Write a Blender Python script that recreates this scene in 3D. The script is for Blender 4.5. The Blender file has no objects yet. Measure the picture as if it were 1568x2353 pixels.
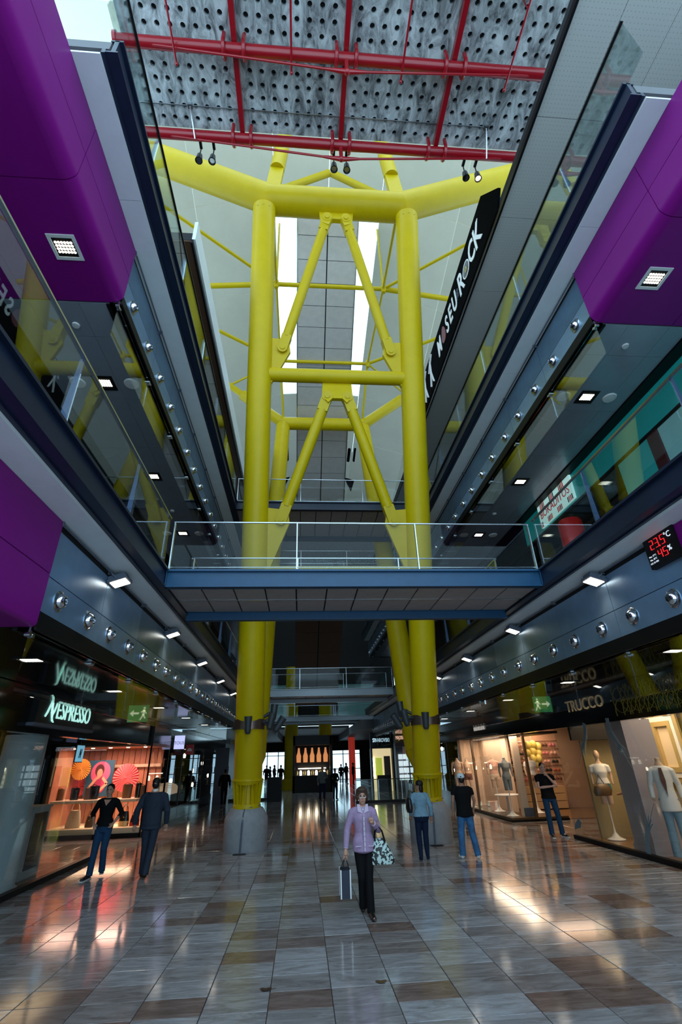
import bpy, bmesh, math, random
from mathutils import Vector, Matrix
random.seed(7)
scene = bpy.context.scene
# ---------------------------------------------------------------- camera, sky, exposure
IMG_W, IMG_H, F_PX = 1568.0, 2353.0, 1096.178
CAM_H = 2.05
yaw, pitch, roll = 0.08763, 0.478833, -0.03134
fwd = Vector((math.sin(yaw)*math.cos(pitch), math.cos(yaw)*math.cos(pitch), math.sin(pitch)))
rt = Vector((math.cos(yaw), -math.sin(yaw), 0)); up = rt.cross(fwd)
rt2 = math.cos(roll)*rt + math.sin(roll)*up; up2 = -math.sin(roll)*rt + math.cos(roll)*up
cd = bpy.data.cameras.new('camera'); cam = bpy.data.objects.new('camera', cd)
scene.collection.objects.link(cam)
m3 = Matrix((rt2, up2, -fwd)).transposed()
cam.matrix_world = Matrix.Translation((0, 0, CAM_H)) @ m3.to_4x4()
cd.sensor_fit = 'VERTICAL'; cd.sensor_height = 36.0; cd.lens = 36.0*F_PX/IMG_H
cd.clip_end = 400; cd.clip_start = 0.05
scene.camera = cam
scene.view_settings.view_transform = 'Standard'; scene.view_settings.look = 'None'
scene.view_settings.gamma = 1.0; scene.view_settings.use_curve_mapping = False
scene.view_settings.exposure = 0.08
try:
    scene.cycles.transparent_max_bounces = 32
except Exception: pass
world = bpy.data.worlds.new('World'); scene.world = world; world.use_nodes = True
wn = world.node_tree.nodes; bg = wn['Background']
bg.inputs[0].default_value = (0.55, 0.81, 1.0, 1); bg.inputs[1].default_value = 2.7
# ---------------------------------------------------------------- helpers
C0 = 1.05                       # centre line of the mall
def SX(s, d): return C0 + s*d   # s=-1 left side, +1 right side, d distance from the centre line
LINK = scene.collection.objects.link
ORG = {}
def tag(o, label=None, cat=None, group=None, kind=None):
    if label: o['label'] = label
    if cat: o['category'] = cat
    if group: o['group'] = group
    if kind: o['kind'] = kind
    return o
def empty(name, loc, label=None, cat=None, group=None, kind=None, rz=0):
    o = bpy.data.objects.new(name, None); LINK(o); o.empty_display_size = .1
    o.location = loc; o.rotation_euler = (0, 0, rz); ORG[o] = Vector(loc)
    return tag(o, label, cat, group, kind)
def inst(me, name, loc, parent=None, rot=(0, 0, 0), scale=None):
    o = bpy.data.objects.new(name, me); LINK(o)
    loc = Vector(loc); ORG[o] = loc
    if parent is not None: o.parent = parent; o.location = loc - ORG[parent]
    else: o.location = loc
    o.rotation_euler = rot
    if scale: o.scale = scale
    return o
class MB:
    def __init__(s): s.v = []; s.f = []; s.m = []; s.mi = 0
    def mat(s, i): s.mi = i; return s
    def add(s, vs, fs):
        b = len(s.v); s.v += [tuple(v) for v in vs]
        for f in fs: s.f.append(tuple(b+i for i in f)); s.m.append(s.mi)
        return s
    def box(s, x0, y0, z0, x1, y1, z1):
        if x0 > x1: x0, x1 = x1, x0
        if y0 > y1: y0, y1 = y1, y0
        if z0 > z1: z0, z1 = z1, z0
        return s.add([(x0,y0,z0),(x1,y0,z0),(x1,y1,z0),(x0,y1,z0),(x0,y0,z1),(x1,y0,z1),(x1,y1,z1),(x0,y1,z1)],
              [(0,3,2,1),(4,5,6,7),(0,1,5,4),(1,2,6,5),(2,3,7,6),(3,0,4,7)])
    def obox(s, p0, p1, w, h, upv=(0,0,1)):
        p0 = Vector(p0); p1 = Vector(p1); d = (p1-p0).normalized(); upv = Vector(upv)
        if abs(d.dot(upv)) > .99: upv = Vector((0,1,0))
        r = d.cross(upv).normalized()*w/2; u = r.cross(d).normalized()*h/2
        vs = []
        for p in (p0, p1): vs += [p-r-u, p+r-u, p+r+u, p-r+u]
        return s.add(vs, [(0,1,2,3),(7,6,5,4),(0,4,5,1),(1,5,6,2),(2,6,7,3),(3,7,4,0)])
    def cyl(s, p0, p1, r0, r1=None, n=16, caps=True):
        r1 = r0 if r1 is None else r1
        p0 = Vector(p0); p1 = Vector(p1); d = (p1-p0).normalized()
        a = Vector((0,0,1)) if abs(d.z) < .9 else Vector((1,0,0))
        u = d.cross(a).normalized(); w = d.cross(u)
        vs = []
        for p, r in ((p0, r0), (p1, r1)):
            for k in range(n):
                t = 2*math.pi*k/n; vs.append(p + (u*math.cos(t)+w*math.sin(t))*r)
        fs = [(k, (k+1) % n, n+(k+1) % n, n+k) for k in range(n)]
        if caps: fs += [tuple(range(n-1, -1, -1)), tuple(range(n, 2*n))]
        return s.add(vs, [tuple(reversed(f)) for f in fs])
    def tube(s, pts, r, n=8, closed=False):
        pts = [Vector(p) for p in pts]; N = len(pts); vs = []
        prev = None
        for i, p in enumerate(pts):
            d = (pts[min(i+1, N-1)]-pts[max(i-1, 0)]).normalized()
            a = prev if prev is not None else (Vector((0,0,1)) if abs(d.z) < .9 else Vector((1,0,0)))
            u = (a - d*a.dot(d)).normalized(); prev = u; w = d.cross(u)
            rr = r[i] if isinstance(r, (list, tuple)) else r
            for k in range(n):
                t = 2*math.pi*k/n; vs.append(p+(u*math.cos(t)+w*math.sin(t))*rr)
        fs = []
        for i in range(N-1):
            for k in range(n): fs.append((i*n+k, i*n+(k+1) % n, (i+1)*n+(k+1) % n, (i+1)*n+k))
        fs += [tuple(range(n-1, -1, -1)), tuple(range((N-1)*n, N*n))]
        return s.add(vs, fs)
    def loft(s, rings, n=20, caps=True):
        # rings: (cx, cy, z, rx, ry)
        vs = []
        for (cx, cy, z, rx, ry) in rings:
            for k in range(n):
                t = 2*math.pi*k/n; vs.append((cx+rx*math.cos(t), cy+ry*math.sin(t), z))
        N = len(rings); fs = []
        for i in range(N-1):
            for k in range(n): fs.append((i*n+k, i*n+(k+1) % n, (i+1)*n+(k+1) % n, (i+1)*n+k))
        if caps: fs += [tuple(range(n-1, -1, -1)), tuple(range((N-1)*n, N*n))]
        return s.add(vs, fs)
    def lathe(s, prof, o=(0,0,0), ax='z', n=24):
        vs = []; N = len(prof)
        for (r, h) in prof:
            for k in range(n):
                t = 2*math.pi*k/n; a, b = r*math.cos(t), r*math.sin(t)
                vs.append({'z': (o[0]+a, o[1]+b, o[2]+h), 'x': (o[0]+h, o[1]+a, o[2]+b), '-x': (o[0]-h, o[1]-a, o[2]+b), 'y': (o[0]+b, o[1]+h, o[2]+a)}[ax])
        fs = []
        for i in range(N-1):
            for k in range(n): fs.append((i*n+k, i*n+(k+1) % n, (i+1)*n+(k+1) % n, (i+1)*n+k))
        return s.add(vs, fs)
    def ball(s, c, rx, ry=None, rz=None, n=14, m=9):
        ry = rx if ry is None else ry; rz = rx if rz is None else rz
        vs = []; fs = []
        for i in range(m+1):
            ph = math.pi*i/m
            for k in range(n):
                t = 2*math.pi*k/n
                vs.append((c[0]+rx*math.sin(ph)*math.cos(t), c[1]+ry*math.sin(ph)*math.sin(t), c[2]-rz*math.cos(ph)))
        for i in range(m):
            for k in range(n): fs.append((i*n+k, i*n+(k+1) % n, (i+1)*n+(k+1) % n, (i+1)*n+k))
        return s.add(vs, fs)
    def prism(s, poly, axis, a0, a1):
        # poly: 2D points; axis 'x': (y,z), 'y': (x,z), 'z': (x,y)
        def P(p, a): return {'x': (a, p[0], p[1]), 'y': (p[0], a, p[1]), 'z': (p[0], p[1], a)}[axis]
        n = len(poly); vs = [P(p, a0) for p in poly]+[P(p, a1) for p in poly]
        fs = [tuple(range(n-1, -1, -1)), tuple(range(n, 2*n))]+[(k, (k+1) % n, n+(k+1) % n, n+k) for k in range(n)]
        return s.add(vs, fs)
    def mesh(s, name, mats, origin=None, smooth=True, ang=.6):
        if origin is None: origin = Vector((0, 0, 0))
        me = bpy.data.meshes.new(name)
        me.from_pydata([(v[0]-origin[0], v[1]-origin[1], v[2]-origin[2]) for v in s.v], [], s.f)
        if not isinstance(mats, (list, tuple)): mats = [mats]
        for m in mats: me.materials.append(M[m] if isinstance(m, str) else m)
        if len(mats) > 1: me.polygons.foreach_set('material_index', s.m)
        bm = bmesh.new(); bm.from_mesh(me); bmesh.ops.remove_doubles(bm, verts=bm.verts, dist=1e-5); bmesh.ops.recalc_face_normals(bm, faces=bm.faces); bm.to_mesh(me); bm.free()
        if smooth: me.shade_smooth(); me.set_sharp_from_angle(angle=ang)
        me.update(); return me
    def base(s):
        xs = [v[0] for v in s.v]; ys = [v[1] for v in s.v]; zs = [v[2] for v in s.v]
        return Vector(((min(xs)+max(xs))/2, (min(ys)+max(ys))/2, min(zs)))
    def build(s, name, mats, parent=None, smooth=True, **k):
        o = s.base(); me = s.mesh(name, mats, o, smooth)
        ob = inst(me, name, o, parent)
        return tag(ob, **k)
# ---------------------------------------------------------------- materials
M = {}
def mat(name, col, rough=.5, metal=0., coat=0., emit=None, es=1., noise=0., nscale=6., bump=0., spec=None, alpha=None, sheen=0.):
    m = bpy.data.materials.new(name); m.use_nodes = True; nt = m.node_tree; b = nt.nodes['Principled BSDF']
    b.inputs['Base Color'].default_value = (*col, 1); b.inputs['Roughness'].default_value = rough; b.inputs['Metallic'].default_value = metal
    if coat: b.inputs['Coat Weight'].default_value = coat; b.inputs['Coat Roughness'].default_value = .08
    if spec is not None: b.inputs['Specular IOR Level'].default_value = spec
    if sheen: b.inputs['Sheen Weight'].default_value = sheen
    if emit: b.inputs['Emission Color'].default_value = (*emit, 1); b.inputs['Emission Strength'].default_value = es
    if noise or bump:
        tc = nt.nodes.new('ShaderNodeTexCoord'); nz = nt.nodes.new('ShaderNodeTexNoise'); nz.inputs['Scale'].default_value = nscale; nz.inputs['Detail'].default_value = 6; nz.inputs['Roughness'].default_value = .65
        nt.links.new(tc.outputs['Object'], nz.inputs['Vector'])
        if noise:
            cr = nt.nodes.new('ShaderNodeValToRGB'); cr.color_ramp.elements[0].position = .3; cr.color_ramp.elements[1].position = .7
            cr.color_ramp.elements[0].color = (*[c*(1-noise) for c in col], 1); cr.color_ramp.elements[1].color = (*[min(1, c*(1+noise*.6)) for c in col], 1)
            nt.links.new(nz.outputs['Fac'], cr.inputs['Fac']); nt.links.new(cr.outputs['Color'], b.inputs['Base Color'])
        if bump:
            bp = nt.nodes.new('ShaderNodeBump'); bp.inputs['Strength'].default_value = bump; bp.inputs['Distance'].default_value = .01
            nt.links.new(nz.outputs['Fac'], bp.inputs['Height']); nt.links.new(bp.outputs['Normal'], b.inputs['Normal'])
    M[name] = m; return m
def glassmat(name, tint, refl=1.0):
    m = bpy.data.materials.new(name); m.use_nodes = True; nt = m.node_tree; nt.nodes.remove(nt.nodes['Principled BSDF'])
    out = nt.nodes['Material Output']; tr = nt.nodes.new('ShaderNodeBsdfTransparent'); gl = nt.nodes.new('ShaderNodeBsdfGlossy'); mx = nt.nodes.new('ShaderNodeMixShader')
    fr = nt.nodes.new('ShaderNodeFresnel'); fr.inputs['IOR'].default_value = 1.45; mu = nt.nodes.new('ShaderNodeMath'); mu.operation = 'MULTIPLY'; mu.inputs[1].default_value = refl; mu.use_clamp = True
    tr.inputs[0].default_value = (*tint, 1); gl.inputs['Color'].default_value = (.9, .95, 1, 1); gl.inputs['Roughness'].default_value = .01
    nt.links.new(fr.outputs[0], mu.inputs[0]); nt.links.new(mu.outputs[0], mx.inputs[0]); nt.links.new(tr.outputs[0], mx.inputs[1]); nt.links.new(gl.outputs[0], mx.inputs[2]); nt.links.new(mx.outputs[0], out.inputs[0])
    M[name] = m; return m
mat('yellow', (.56, .395, .001), .40, noise=.06, nscale=2.5, spec=.25)
mat('yellow_dark', (.42, .30, .002), .45)
mat('red', (.30, .001, .008), .30, coat=.3)
mat('purple', (.20, .002, .185), .45, spec=.3, noise=.08, nscale=1.2)
mat('purple_edge', (.13, .002, .15), .45)
mat('black', (.004, .004, .005), .45, spec=.25)
mat('black_gloss', (.004, .004, .005), .12)
mat('dark_gap', (.008, .008, .01), .8)
mat('navy', (.006, .014, .038), .38, noise=.2, nscale=4)
mat('bridge_blue', (.005, .060, .14), .42, noise=.12, nscale=5)
mat('post_blue', (.06, .10, .20), .35, metal=.3)
mat('soffit_white', (.74, .78, .80), .42, noise=.05, nscale=3)
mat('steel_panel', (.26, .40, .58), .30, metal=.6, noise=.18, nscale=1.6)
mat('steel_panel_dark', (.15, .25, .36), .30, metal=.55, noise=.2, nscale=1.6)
mat('steel', (.55, .58, .62), .22, metal=1.)
mat('chrome', (.70, .72, .75), .10, metal=1.)
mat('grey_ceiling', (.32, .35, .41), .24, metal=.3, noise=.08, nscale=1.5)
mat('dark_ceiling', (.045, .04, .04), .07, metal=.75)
mat('bridge_soffit', (.30, .26, .25), .55, noise=.12, nscale=3)
mat('dome_white', (.66, .62, .50), .6, noise=.06, nscale=.6)
mat('perforated', (.50, .36, .34), .5)
mat('plinth', (.30, .31, .33), .7, noise=.18, nscale=5, bump=.15)
mat('esc_panel', (.62, .57, .53), .33, metal=.45, noise=.10, nscale=2)
mat('esc_brown', (.14, .07, .04), .35, metal=.4)
mat('chrome_brown', (.20, .13, .10), .25, metal=.8)
mat('spot_grey', (.03, .036, .042), .45)
mat('white', (.75, .75, .74), .5)
mat('cream', (.72, .60, .44), .6)
mat('wall_dark', (.012, .011, .011), .5, spec=.2)
mat('wall_grey', (.12, .12, .13), .6)
mat('brown_floor', (.20, .11, .05), .25)
mat('lamp_white', (1, .93, .8), .5, emit=(1, .90, .74), es=6)
mat('lamp_warm', (1, .8, .55), .5, emit=(1, .74, .42), es=10)
mat('letter_teal', (.55, .9, .82), .5, emit=(.50, .95, .85), es=.75)
mat('letter_gold', (.42, .34, .20), .35, metal=.7, emit=(.8, .62, .35), es=.13)
mat('letter_grey', (.45, .43, .42), .4, emit=(.7, .65, .6), es=.45)
mat('matte_black', (.003, .003, .0035), .9, spec=.02)
mat('deck_steel', (.22, .24, .26), .35, metal=.6)
mat('letter_white', (.8, .85, .86), .5, emit=(.8, .9, 1), es=.12)
mat('letter_blue', (.6, .85, 1), .5, emit=(.6, .85, 1), es=1.6)
mat('letter_pink', (1, .7, .55), .5, emit=(1, .62, .45), es=1.6)
mat('letter_red', (.5, .02, .03), .5, emit=(.6, .02, .03), es=.25)
mat('led_red', (1, .03, .03), .5, emit=(1, .02, .03), es=.8)
mat('led_white', (.8, .85, .9), .5, emit=(.8, .9, 1), es=.7)
mat('sign_green', (.03, .20, .06), .4, emit=(.06, .35, .10), es=.25)
mat('sign_arrow', (.75, .8, .6), .4, emit=(.8, .85, .55), es=.5)
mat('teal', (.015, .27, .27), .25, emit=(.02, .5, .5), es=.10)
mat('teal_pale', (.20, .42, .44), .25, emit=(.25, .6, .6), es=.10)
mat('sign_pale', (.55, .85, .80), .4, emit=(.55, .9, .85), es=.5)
mat('dark_red', (.06, .005, .008), .4)
mat('bright_red', (.50, .006, .006), .35)
mat('lilac_wall', (.36, .32, .36), .6)
mat('slate', (.10, .12, .16), .55)
mat('pillar_teal', (.42, .50, .52), .5)
glassmat('glass', (.95, .97, .965), .22)
glassmat('glass_green', (.88, .94, .915), .5)
glassmat('glass_smoke', (.93, .93, .91), .42)
glassmat('glass_dark', (.62, .66, .64), .8)
def text_mesh(body, size, depth, mats, sx=1., shear=0., font_bold=0.0, align='CENTER'):
    cu = bpy.data.curves.new('lettering', 'FONT'); cu.body = body; cu.size = size; cu.extrude = depth; cu.align_x = align; cu.align_y = 'CENTER'
    cu.shear = shear; cu.offset = font_bold; cu.resolution_u = 3
    o = bpy.data.objects.new('tmp_text', cu); LINK(o); dg = bpy.context.evaluated_depsgraph_get()
    me = bpy.data.meshes.new_from_object(o.evaluated_get(dg)); bpy.data.objects.remove(o); bpy.data.curves.remove(cu)
    for v in me.vertices: v.co.x *= sx
    me.materials.clear(); me.materials.append(M[mats]); return me
def fit(me, w):
    xs = [v.co.x for v in me.vertices]; k = w/(max(xs)-min(xs))
    for v in me.vertices: v.co.x *= k
    return me
def put_text(me, name, loc, face, parent=None):
    # face: '-y' reads facing the camera, '+x' sign on the left wall facing right, '-x' sign on the right wall facing left
    rz = {'-y': 0, '+x': math.pi/2, '-x': -math.pi/2}[face]
    return inst(me, name, loc, parent, (math.pi/2, 0, rz))
# ---------------------------------------------------------------- floor of marble tiles
TW, TD, TX0, TY0 = .615, .41, .32, 6.51
def floor_material():
    m = bpy.data.materials.new('marble'); m.use_nodes = True; nt = m.node_tree; b = nt.nodes['Principled BSDF']; L = nt.links.new
    def N(t, **k):
        n = nt.nodes.new(t)
        for a, v in k.items(): setattr(n, a, v)
        return n
    geo = N('ShaderNodeNewGeometry'); sep = N('ShaderNodeSeparateXYZ'); L(geo.outputs['Position'], sep.inputs[0])
    def cell(out, off, size):
        a = N('ShaderNodeMath', operation='SUBTRACT'); L(out, a.inputs[0]); a.inputs[1].default_value = off
        d = N('ShaderNodeMath', operation='DIVIDE'); L(a.outputs[0], d.inputs[0]); d.inputs[1].default_value = size
        f = N('ShaderNodeMath', operation='FLOOR'); L(d.outputs[0], f.inputs[0]); return f.outputs[0]
    cb = N('ShaderNodeCombineXYZ'); L(cell(sep.outputs[0], TX0, TW), cb.inputs[0]); L(cell(sep.outputs[1], TY0, TD), cb.inputs[1])
    wn_ = N('ShaderNodeTexWhiteNoise'); L(cb.outputs[0], wn_.inputs['Vector'])
    cr = N('ShaderNodeValToRGB'); e = cr.color_ramp.elements
    e[0].position = 0; e[0].color = (.225, .15, .125, 1); e[1].position = 1; e[1].color = (.44, .44, .455, 1)
    for p, c in ((.10, (.245, .18, .155)), (.17, (.29, .26, .25)), (.5, (.35, .335, .335)), (.78, (.40, .39, .40))):
        q = e.new(p); q.color = (*c, 1)
    L(wn_.outputs['Value'], cr.inputs['Fac'])
    mp = N('ShaderNodeMapping'); mp.inputs['Scale'].default_value = (1.1, 4.2, 1); L(geo.outputs['Position'], mp.inputs[0])
    ad = N('ShaderNodeVectorMath', operation='ADD'); L(mp.outputs[0], ad.inputs[0]); sc = N('ShaderNodeVectorMath', operation='SCALE'); L(wn_.outputs['Color'], sc.inputs[0]); sc.inputs['Scale'].default_value = 30; L(sc.outputs[0], ad.inputs[1])
    nz = N('ShaderNodeTexNoise'); nz.inputs['Scale'].default_value = 1.8; nz.inputs['Detail'].default_value = 8; nz.inputs['Roughness'].default_value = .68; nz.inputs['Distortion'].default_value = 1.2; L(ad.outputs[0], nz.inputs['Vector'])
    c2 = N('ShaderNodeValToRGB'); c2.color_ramp.elements[0].position = .32; c2.color_ramp.elements[0].color = (.42, .36, .34, 1); c2.color_ramp.elements[1].position = .62; c2.color_ramp.elements[1].color = (1.1, 1.1, 1.12, 1); L(nz.outputs['Fac'], c2.inputs['Fac'])
    mx = N('ShaderNodeMix', data_type='RGBA', blend_type='MULTIPLY'); mx.inputs[0].default_value = .8; L(cr.outputs[0], mx.inputs[6]); L(c2.outputs[0], mx.inputs[7]); L(mx.outputs[2], b.inputs['Base Color'])
    b.inputs['Roughness'].default_value = .10; b.inputs['Specular IOR Level'].default_value = .75
    M['marble'] = m
floor_material()
mat('grout', (.035, .03, .03), .8)
fl = MB(); fl.box(-12, -3, -.25, 14, 75, -.012)
FLOOR = fl.build('floor', 'grout', kind='structure', label='polished marble tile floor of the shopping mall', cat='floor')
g = .004
tmb = MB(); b_ = .004
tmb.add([(g,g,-.012),(TW-g,g,-.012),(TW-g,TD-g,-.012),(g,TD-g,-.012),(g,g,-.003),(TW-g,g,-.003),(TW-g,TD-g,-.003),(g,TD-g,-.003),(g+b_,g+b_,0),(TW-g-b_,g+b_,0),(TW-g-b_,TD-g-b_,0),(g+b_,TD-g-b_,0)],
        [(0,1,5,4),(1,2,6,5),(2,3,7,6),(3,0,4,7),(4,5,9,8),(5,6,10,9),(6,7,11,10),(7,4,8,11),(8,9,10,11)])
tile_me = tmb.mesh('tile', 'marble', smooth=False)
cells = []
for j in range(-20, 165):
    for i in range(-20, 22):
        x = TX0+i*TW; y = TY0+j*TD
        if -11.9 < x < 13.2 and -2.6 < y < 74: cells.append((x, y))
def vis(x, y):
    return y > 4.9 and abs((x+TW/2)-.09*y) < .70*y+.4 and -5.4 < x < 7.0
near = sorted([c for c in cells if vis(*c)], key=lambda c: c[0]**2+c[1]**2)[:300]
ns = set(near)
for c in near: inst(tile_me, 'tile', (c[0], c[1], 0), FLOOR)
rest = MB()
for (x, y) in cells:
    if (x, y) not in ns:
        rest.add([(x+g,y+g,-.004),(x+TW-g,y+g,-.004),(x+TW-g,y+TD-g,-.004),(x+g,y+TD-g,-.004),(x+g+b_,y+g+b_,0),(x+TW-g-b_,y+g+b_,0),(x+TW-g-b_,y+TD-g-b_,0),(x+g+b_,y+TD-g-b_,0)], [(0,1,5,4),(1,2,6,5),(2,3,7,6),(3,0,4,7),(4,5,6,7)])
rest.build('floor_tiles', 'marble', FLOOR, smooth=False, kind='stuff')
# ---------------------------------------------------------------- galleries on both sides
Y_END = 37.5
JO = [5.7+1.8*k for k in range(-3, 18)]        # cladding joints
noz = MB()   # ball air nozzle, axis -x at origin (face looks along -x)
noz.mat(0).lathe([(.0, -.01), (.135, -.01), (.135, .006), (.118, .014), (.112, .004), (.0, .004)], ax='-x', n=24)
noz.mat(1).lathe([(.104, .0), (.10, .03), (.086, .058), (.066, .078), (.052, .086), (.050, .070), (.046, .03)], ax='-x', n=24)
noz.mat(2).lathe([(.0, .035), (.047, .035)], ax='-x', n=24)
nozzle_me = noz.mesh('air_nozzle', ['steel', 'chrome', 'black'])
def pane_fitting():
    b = MB(); b.cyl((0, -.05, -.03), (0, .05, -.03), .022, n=10); b.cyl((-.03, -.035, -.03), (.03, -.035, -.03), .026, n=10); b.cyl((-.03, .035, -.03), (.03, .035, -.03), .026, n=10); b.box(-.012, -.02, -.02, .012, .02, .10)
    return b.mesh('glass_clamp', 'steel')
clamp_me = pane_fitting()
SIDE = {-1: 'left', 1: 'right'}
def gallery(s, lev, y0):
    zb = 5.42*lev; D = 3.53; F = 4.15
    nm = 'lower' if lev == 0 else 'upper'
    G = empty('gallery_deck', (SX(s, 6), 20, 3.5+zb), 'steel-edged %s gallery deck with clad fascia on the %s side of the mall' % (nm, SIDE[s]), 'gallery', kind='structure')
    MB().box(SX(s, D+.12), y0, 4.98+zb, SX(s, 13.5), Y_END, 5.18+zb).build('slab', 'wall_grey', G)
    # edge beam, a channel with flanges
    e = MB(); e.box(SX(s, D+.03), y0, 4.93+zb, SX(s, D+.09), Y_END, 5.24+zb)
    e.box(SX(s, D-.0), y0, 4.90+zb, SX(s, D+.16), Y_END, 4.93+zb); e.box(SX(s, D-.02), y0, 5.21+zb, SX(s, D+.14), Y_END, 5.25+zb)
    e.box(SX(s, D+.16), y0, 4.88+zb, SX(s, D+.21), Y_END, 4.98+zb)
    e.build('edge_beam', 'navy', G)
    # soffit panels
    sy = [y0]+[y for y in [4.8+3.6*k for k in range(0, 10)] if y > y0+.5]+[Y_END]
    for a, b in zip(sy[:-1], sy[1:]):
        MB().box(SX(s, D+.215), a+.004, 4.84+zb, SX(s, F+.02), b-.004, 4.88+zb).build('soffit_panel', 'soffit_white', G)
    # fascia panels with ball nozzles
    bk = MB(); bk.box(SX(s, F+.035), 5.7, 3.5+zb, SX(s, F+.10), Y_END, 4.86+zb); bk.build('backing', 'dark_gap', G)
    ys = [y for y in JO if y >= 5.6 and y < Y_END]
    p_lo = MB().box(-.0, .006, .006, .03, 1.794, .434).mesh('cladding_panel', 'steel_panel'); p_hi = MB().box(0, .006, .006, .03, 1.794, .60).mesh('cladding_panel', 'steel_panel'); p_hd = MB().box(0, .006, .006, .03, 1.794, .60).mesh('cladding_panel', 'steel_panel_dark')
    rows = []
    for k, y in enumerate(ys):
        x = SX(s, F) if s > 0 else SX(s, F+.03)
        lo = inst(p_lo, 'cladding_panel', (x, y, 3.70+zb), G)
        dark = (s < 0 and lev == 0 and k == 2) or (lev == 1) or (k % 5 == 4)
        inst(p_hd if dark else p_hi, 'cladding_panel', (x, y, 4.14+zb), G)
        for dy in (.45, 1.38):
            inst(nozzle_me, 'air_nozzle', (SX(s, F-.003), y+dy, 3.935+zb), lo, (0, 0, 0 if s > 0 else math.pi))
    lb = MB(); lb.box(SX(s, F-.02), 5.72, 3.47+zb, SX(s, F+.16), Y_END, 3.70+zb); lb.box(SX(s, F-.05), 5.72, 3.47+zb, SX(s, F+.22), Y_END, 3.50+zb)
    lb.build('lower_beam', 'black', G)
    # light rail at the top of the fascia
    r = MB(); r.cyl((SX(s, F-.05), 5.75, 4.80+zb), (SX(s, F-.05), Y_END, 4.80+zb), .014, n=8)
    for y in ys: r.box(SX(s, F-.06), y-.02, 4.78+zb, SX(s, F+.02), y+.02, 4.84+zb)
    r.build('light_rail', 'slate', G)
    # hanging glass smoke screen
    for k, y in enumerate(ys):
        yy = y+.02
        MB().box(SX(s, F+.015), yy+.006, 2.79+zb, SX(s, F+.027), yy+1.794, 3.46+zb).build('screen_pane', 'glass_smoke', G)
        inst(clamp_me, 'glass_clamp', (SX(s, F+.01), yy, 3.44+zb), G)
    return G
GAL = {}
for lev, y0 in ((0, -2.0), (1, 2.95)):
    for s in (-1, 1): GAL[s, lev] = gallery(s, lev, y0)
# purple cladding near the entrance: stepped face and soffit panels with rounded edge
for lev, ya in ((0, -2.0), (1, 1.2)):
    for s in (-1, 1):
        zb = 5.42*lev; F = 4.15
        P = empty('purple_bulkhead', (SX(s, F), 3.5, 3.5+zb), 'glossy purple clad bulkhead of the %s gallery on the %s side' % ('lower' if lev == 0 else 'upper', SIDE[s]), 'bulkhead', kind='structure')
        cuts = [ya, 1.98, 3.80, 5.70]
        cuts = [c for c in cuts if c >= ya]
        prof = [(F+.02, 4.82), (F-.05, 4.82), (F-.05, 4.14)]
        for a, b in zip(cuts[:-1], cuts[1:]):
            # upper face panel
            MB().box(SX(s, F-.05), a+.006, 4.146+zb, SX(s, F+.03), b-.006, 4.83+zb).build('purple_panel', 'purple', P)
            # lower face panel with rounded lower edge
            rr_ = .18 if lev else .05
            pts = [(F-.05, 4.134), (F-.05, 3.72)]+[(F-.05+rr_-rr_*math.cos(t), 3.50+rr_-rr_*math.sin(t)) for t in [math.pi/2*k/6 for k in range(0, 7)]]+[(F+.13, 3.50), (F+.13, 3.56), (F+.04, 3.70), (F+.03, 4.134)]
            MB().prism([(SX(s, d), z+zb) for d, z in pts], 'y', a+.006, b-.006).build('purple_panel', 'purple', P)
            for d0, d1 in ((F+.125, 5.62), (5.63, 7.1)):
                MB().box(SX(s, d0), a+.006, 3.50+zb, SX(s, d1), b-.006, 3.54+zb).build('purple_panel', 'purple', P)
        MB().box(SX(s, F+.03), ya, 3.56+zb, SX(s, 7.4), 5.69, 3.62+zb).build('backing', 'purple_edge', P)
# walkway ceilings behind the smoke screens
def recessed_light(s, d, y, z, label, mframe='steel', strength=14, cat='ceiling light', grp='recessed square lights'):
    x = SX(s, d); E = empty('recessed_light', (x, y, z-.03), label, cat, grp)
    b = MB(); w = .20
    for (x0, y0, x1, y1) in ((-w, -w, w, -w+.05), (-w, w-.05, w, w), (-w, -w+.05, -w+.05, w-.05), (w-.05, -w+.05, w, w-.05)): b.box(x+x0, y+y0, z-.014, x+x1, y+y1, z+.006)
    b.build('frame', mframe, E); MB().box(x-.15, y-.15, z-.004, x+.15, y+.15, z+.004).build('tray', 'black', E)
    l = MB()
    for i in range(6):
        for j in range(4): l.lathe([(0, -.012), (.017, -.008), (.02, 0)], (x-.11+.044*i, y-.075+.05*j, z-.004), n=8)
    l.build('led_array', 'lamp_white', E); return E
def ceiling_disc(s, d, y, z, label, r=.15, m='white', name='ceiling_speaker', cat='speaker', grp='round ceiling speakers'):
    b = MB(); b.lathe([(0, -.02), (r*.8, -.02), (r*.95, -.014), (r, 0), (r, .01)], (SX(s, d), y, z), n=28); b.lathe([(r*.82, -.024), (r*.86, -.026), (r*.9, -.018)], (SX(s, d), y, z), n=28)
    return b.build(name, m, label=label, cat=cat, group=grp)
ORD = ['nearest', 'second', 'third', 'fourth', 'fifth', 'sixth', 'seventh', 'eighth', 'ninth', 'tenth']
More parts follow.
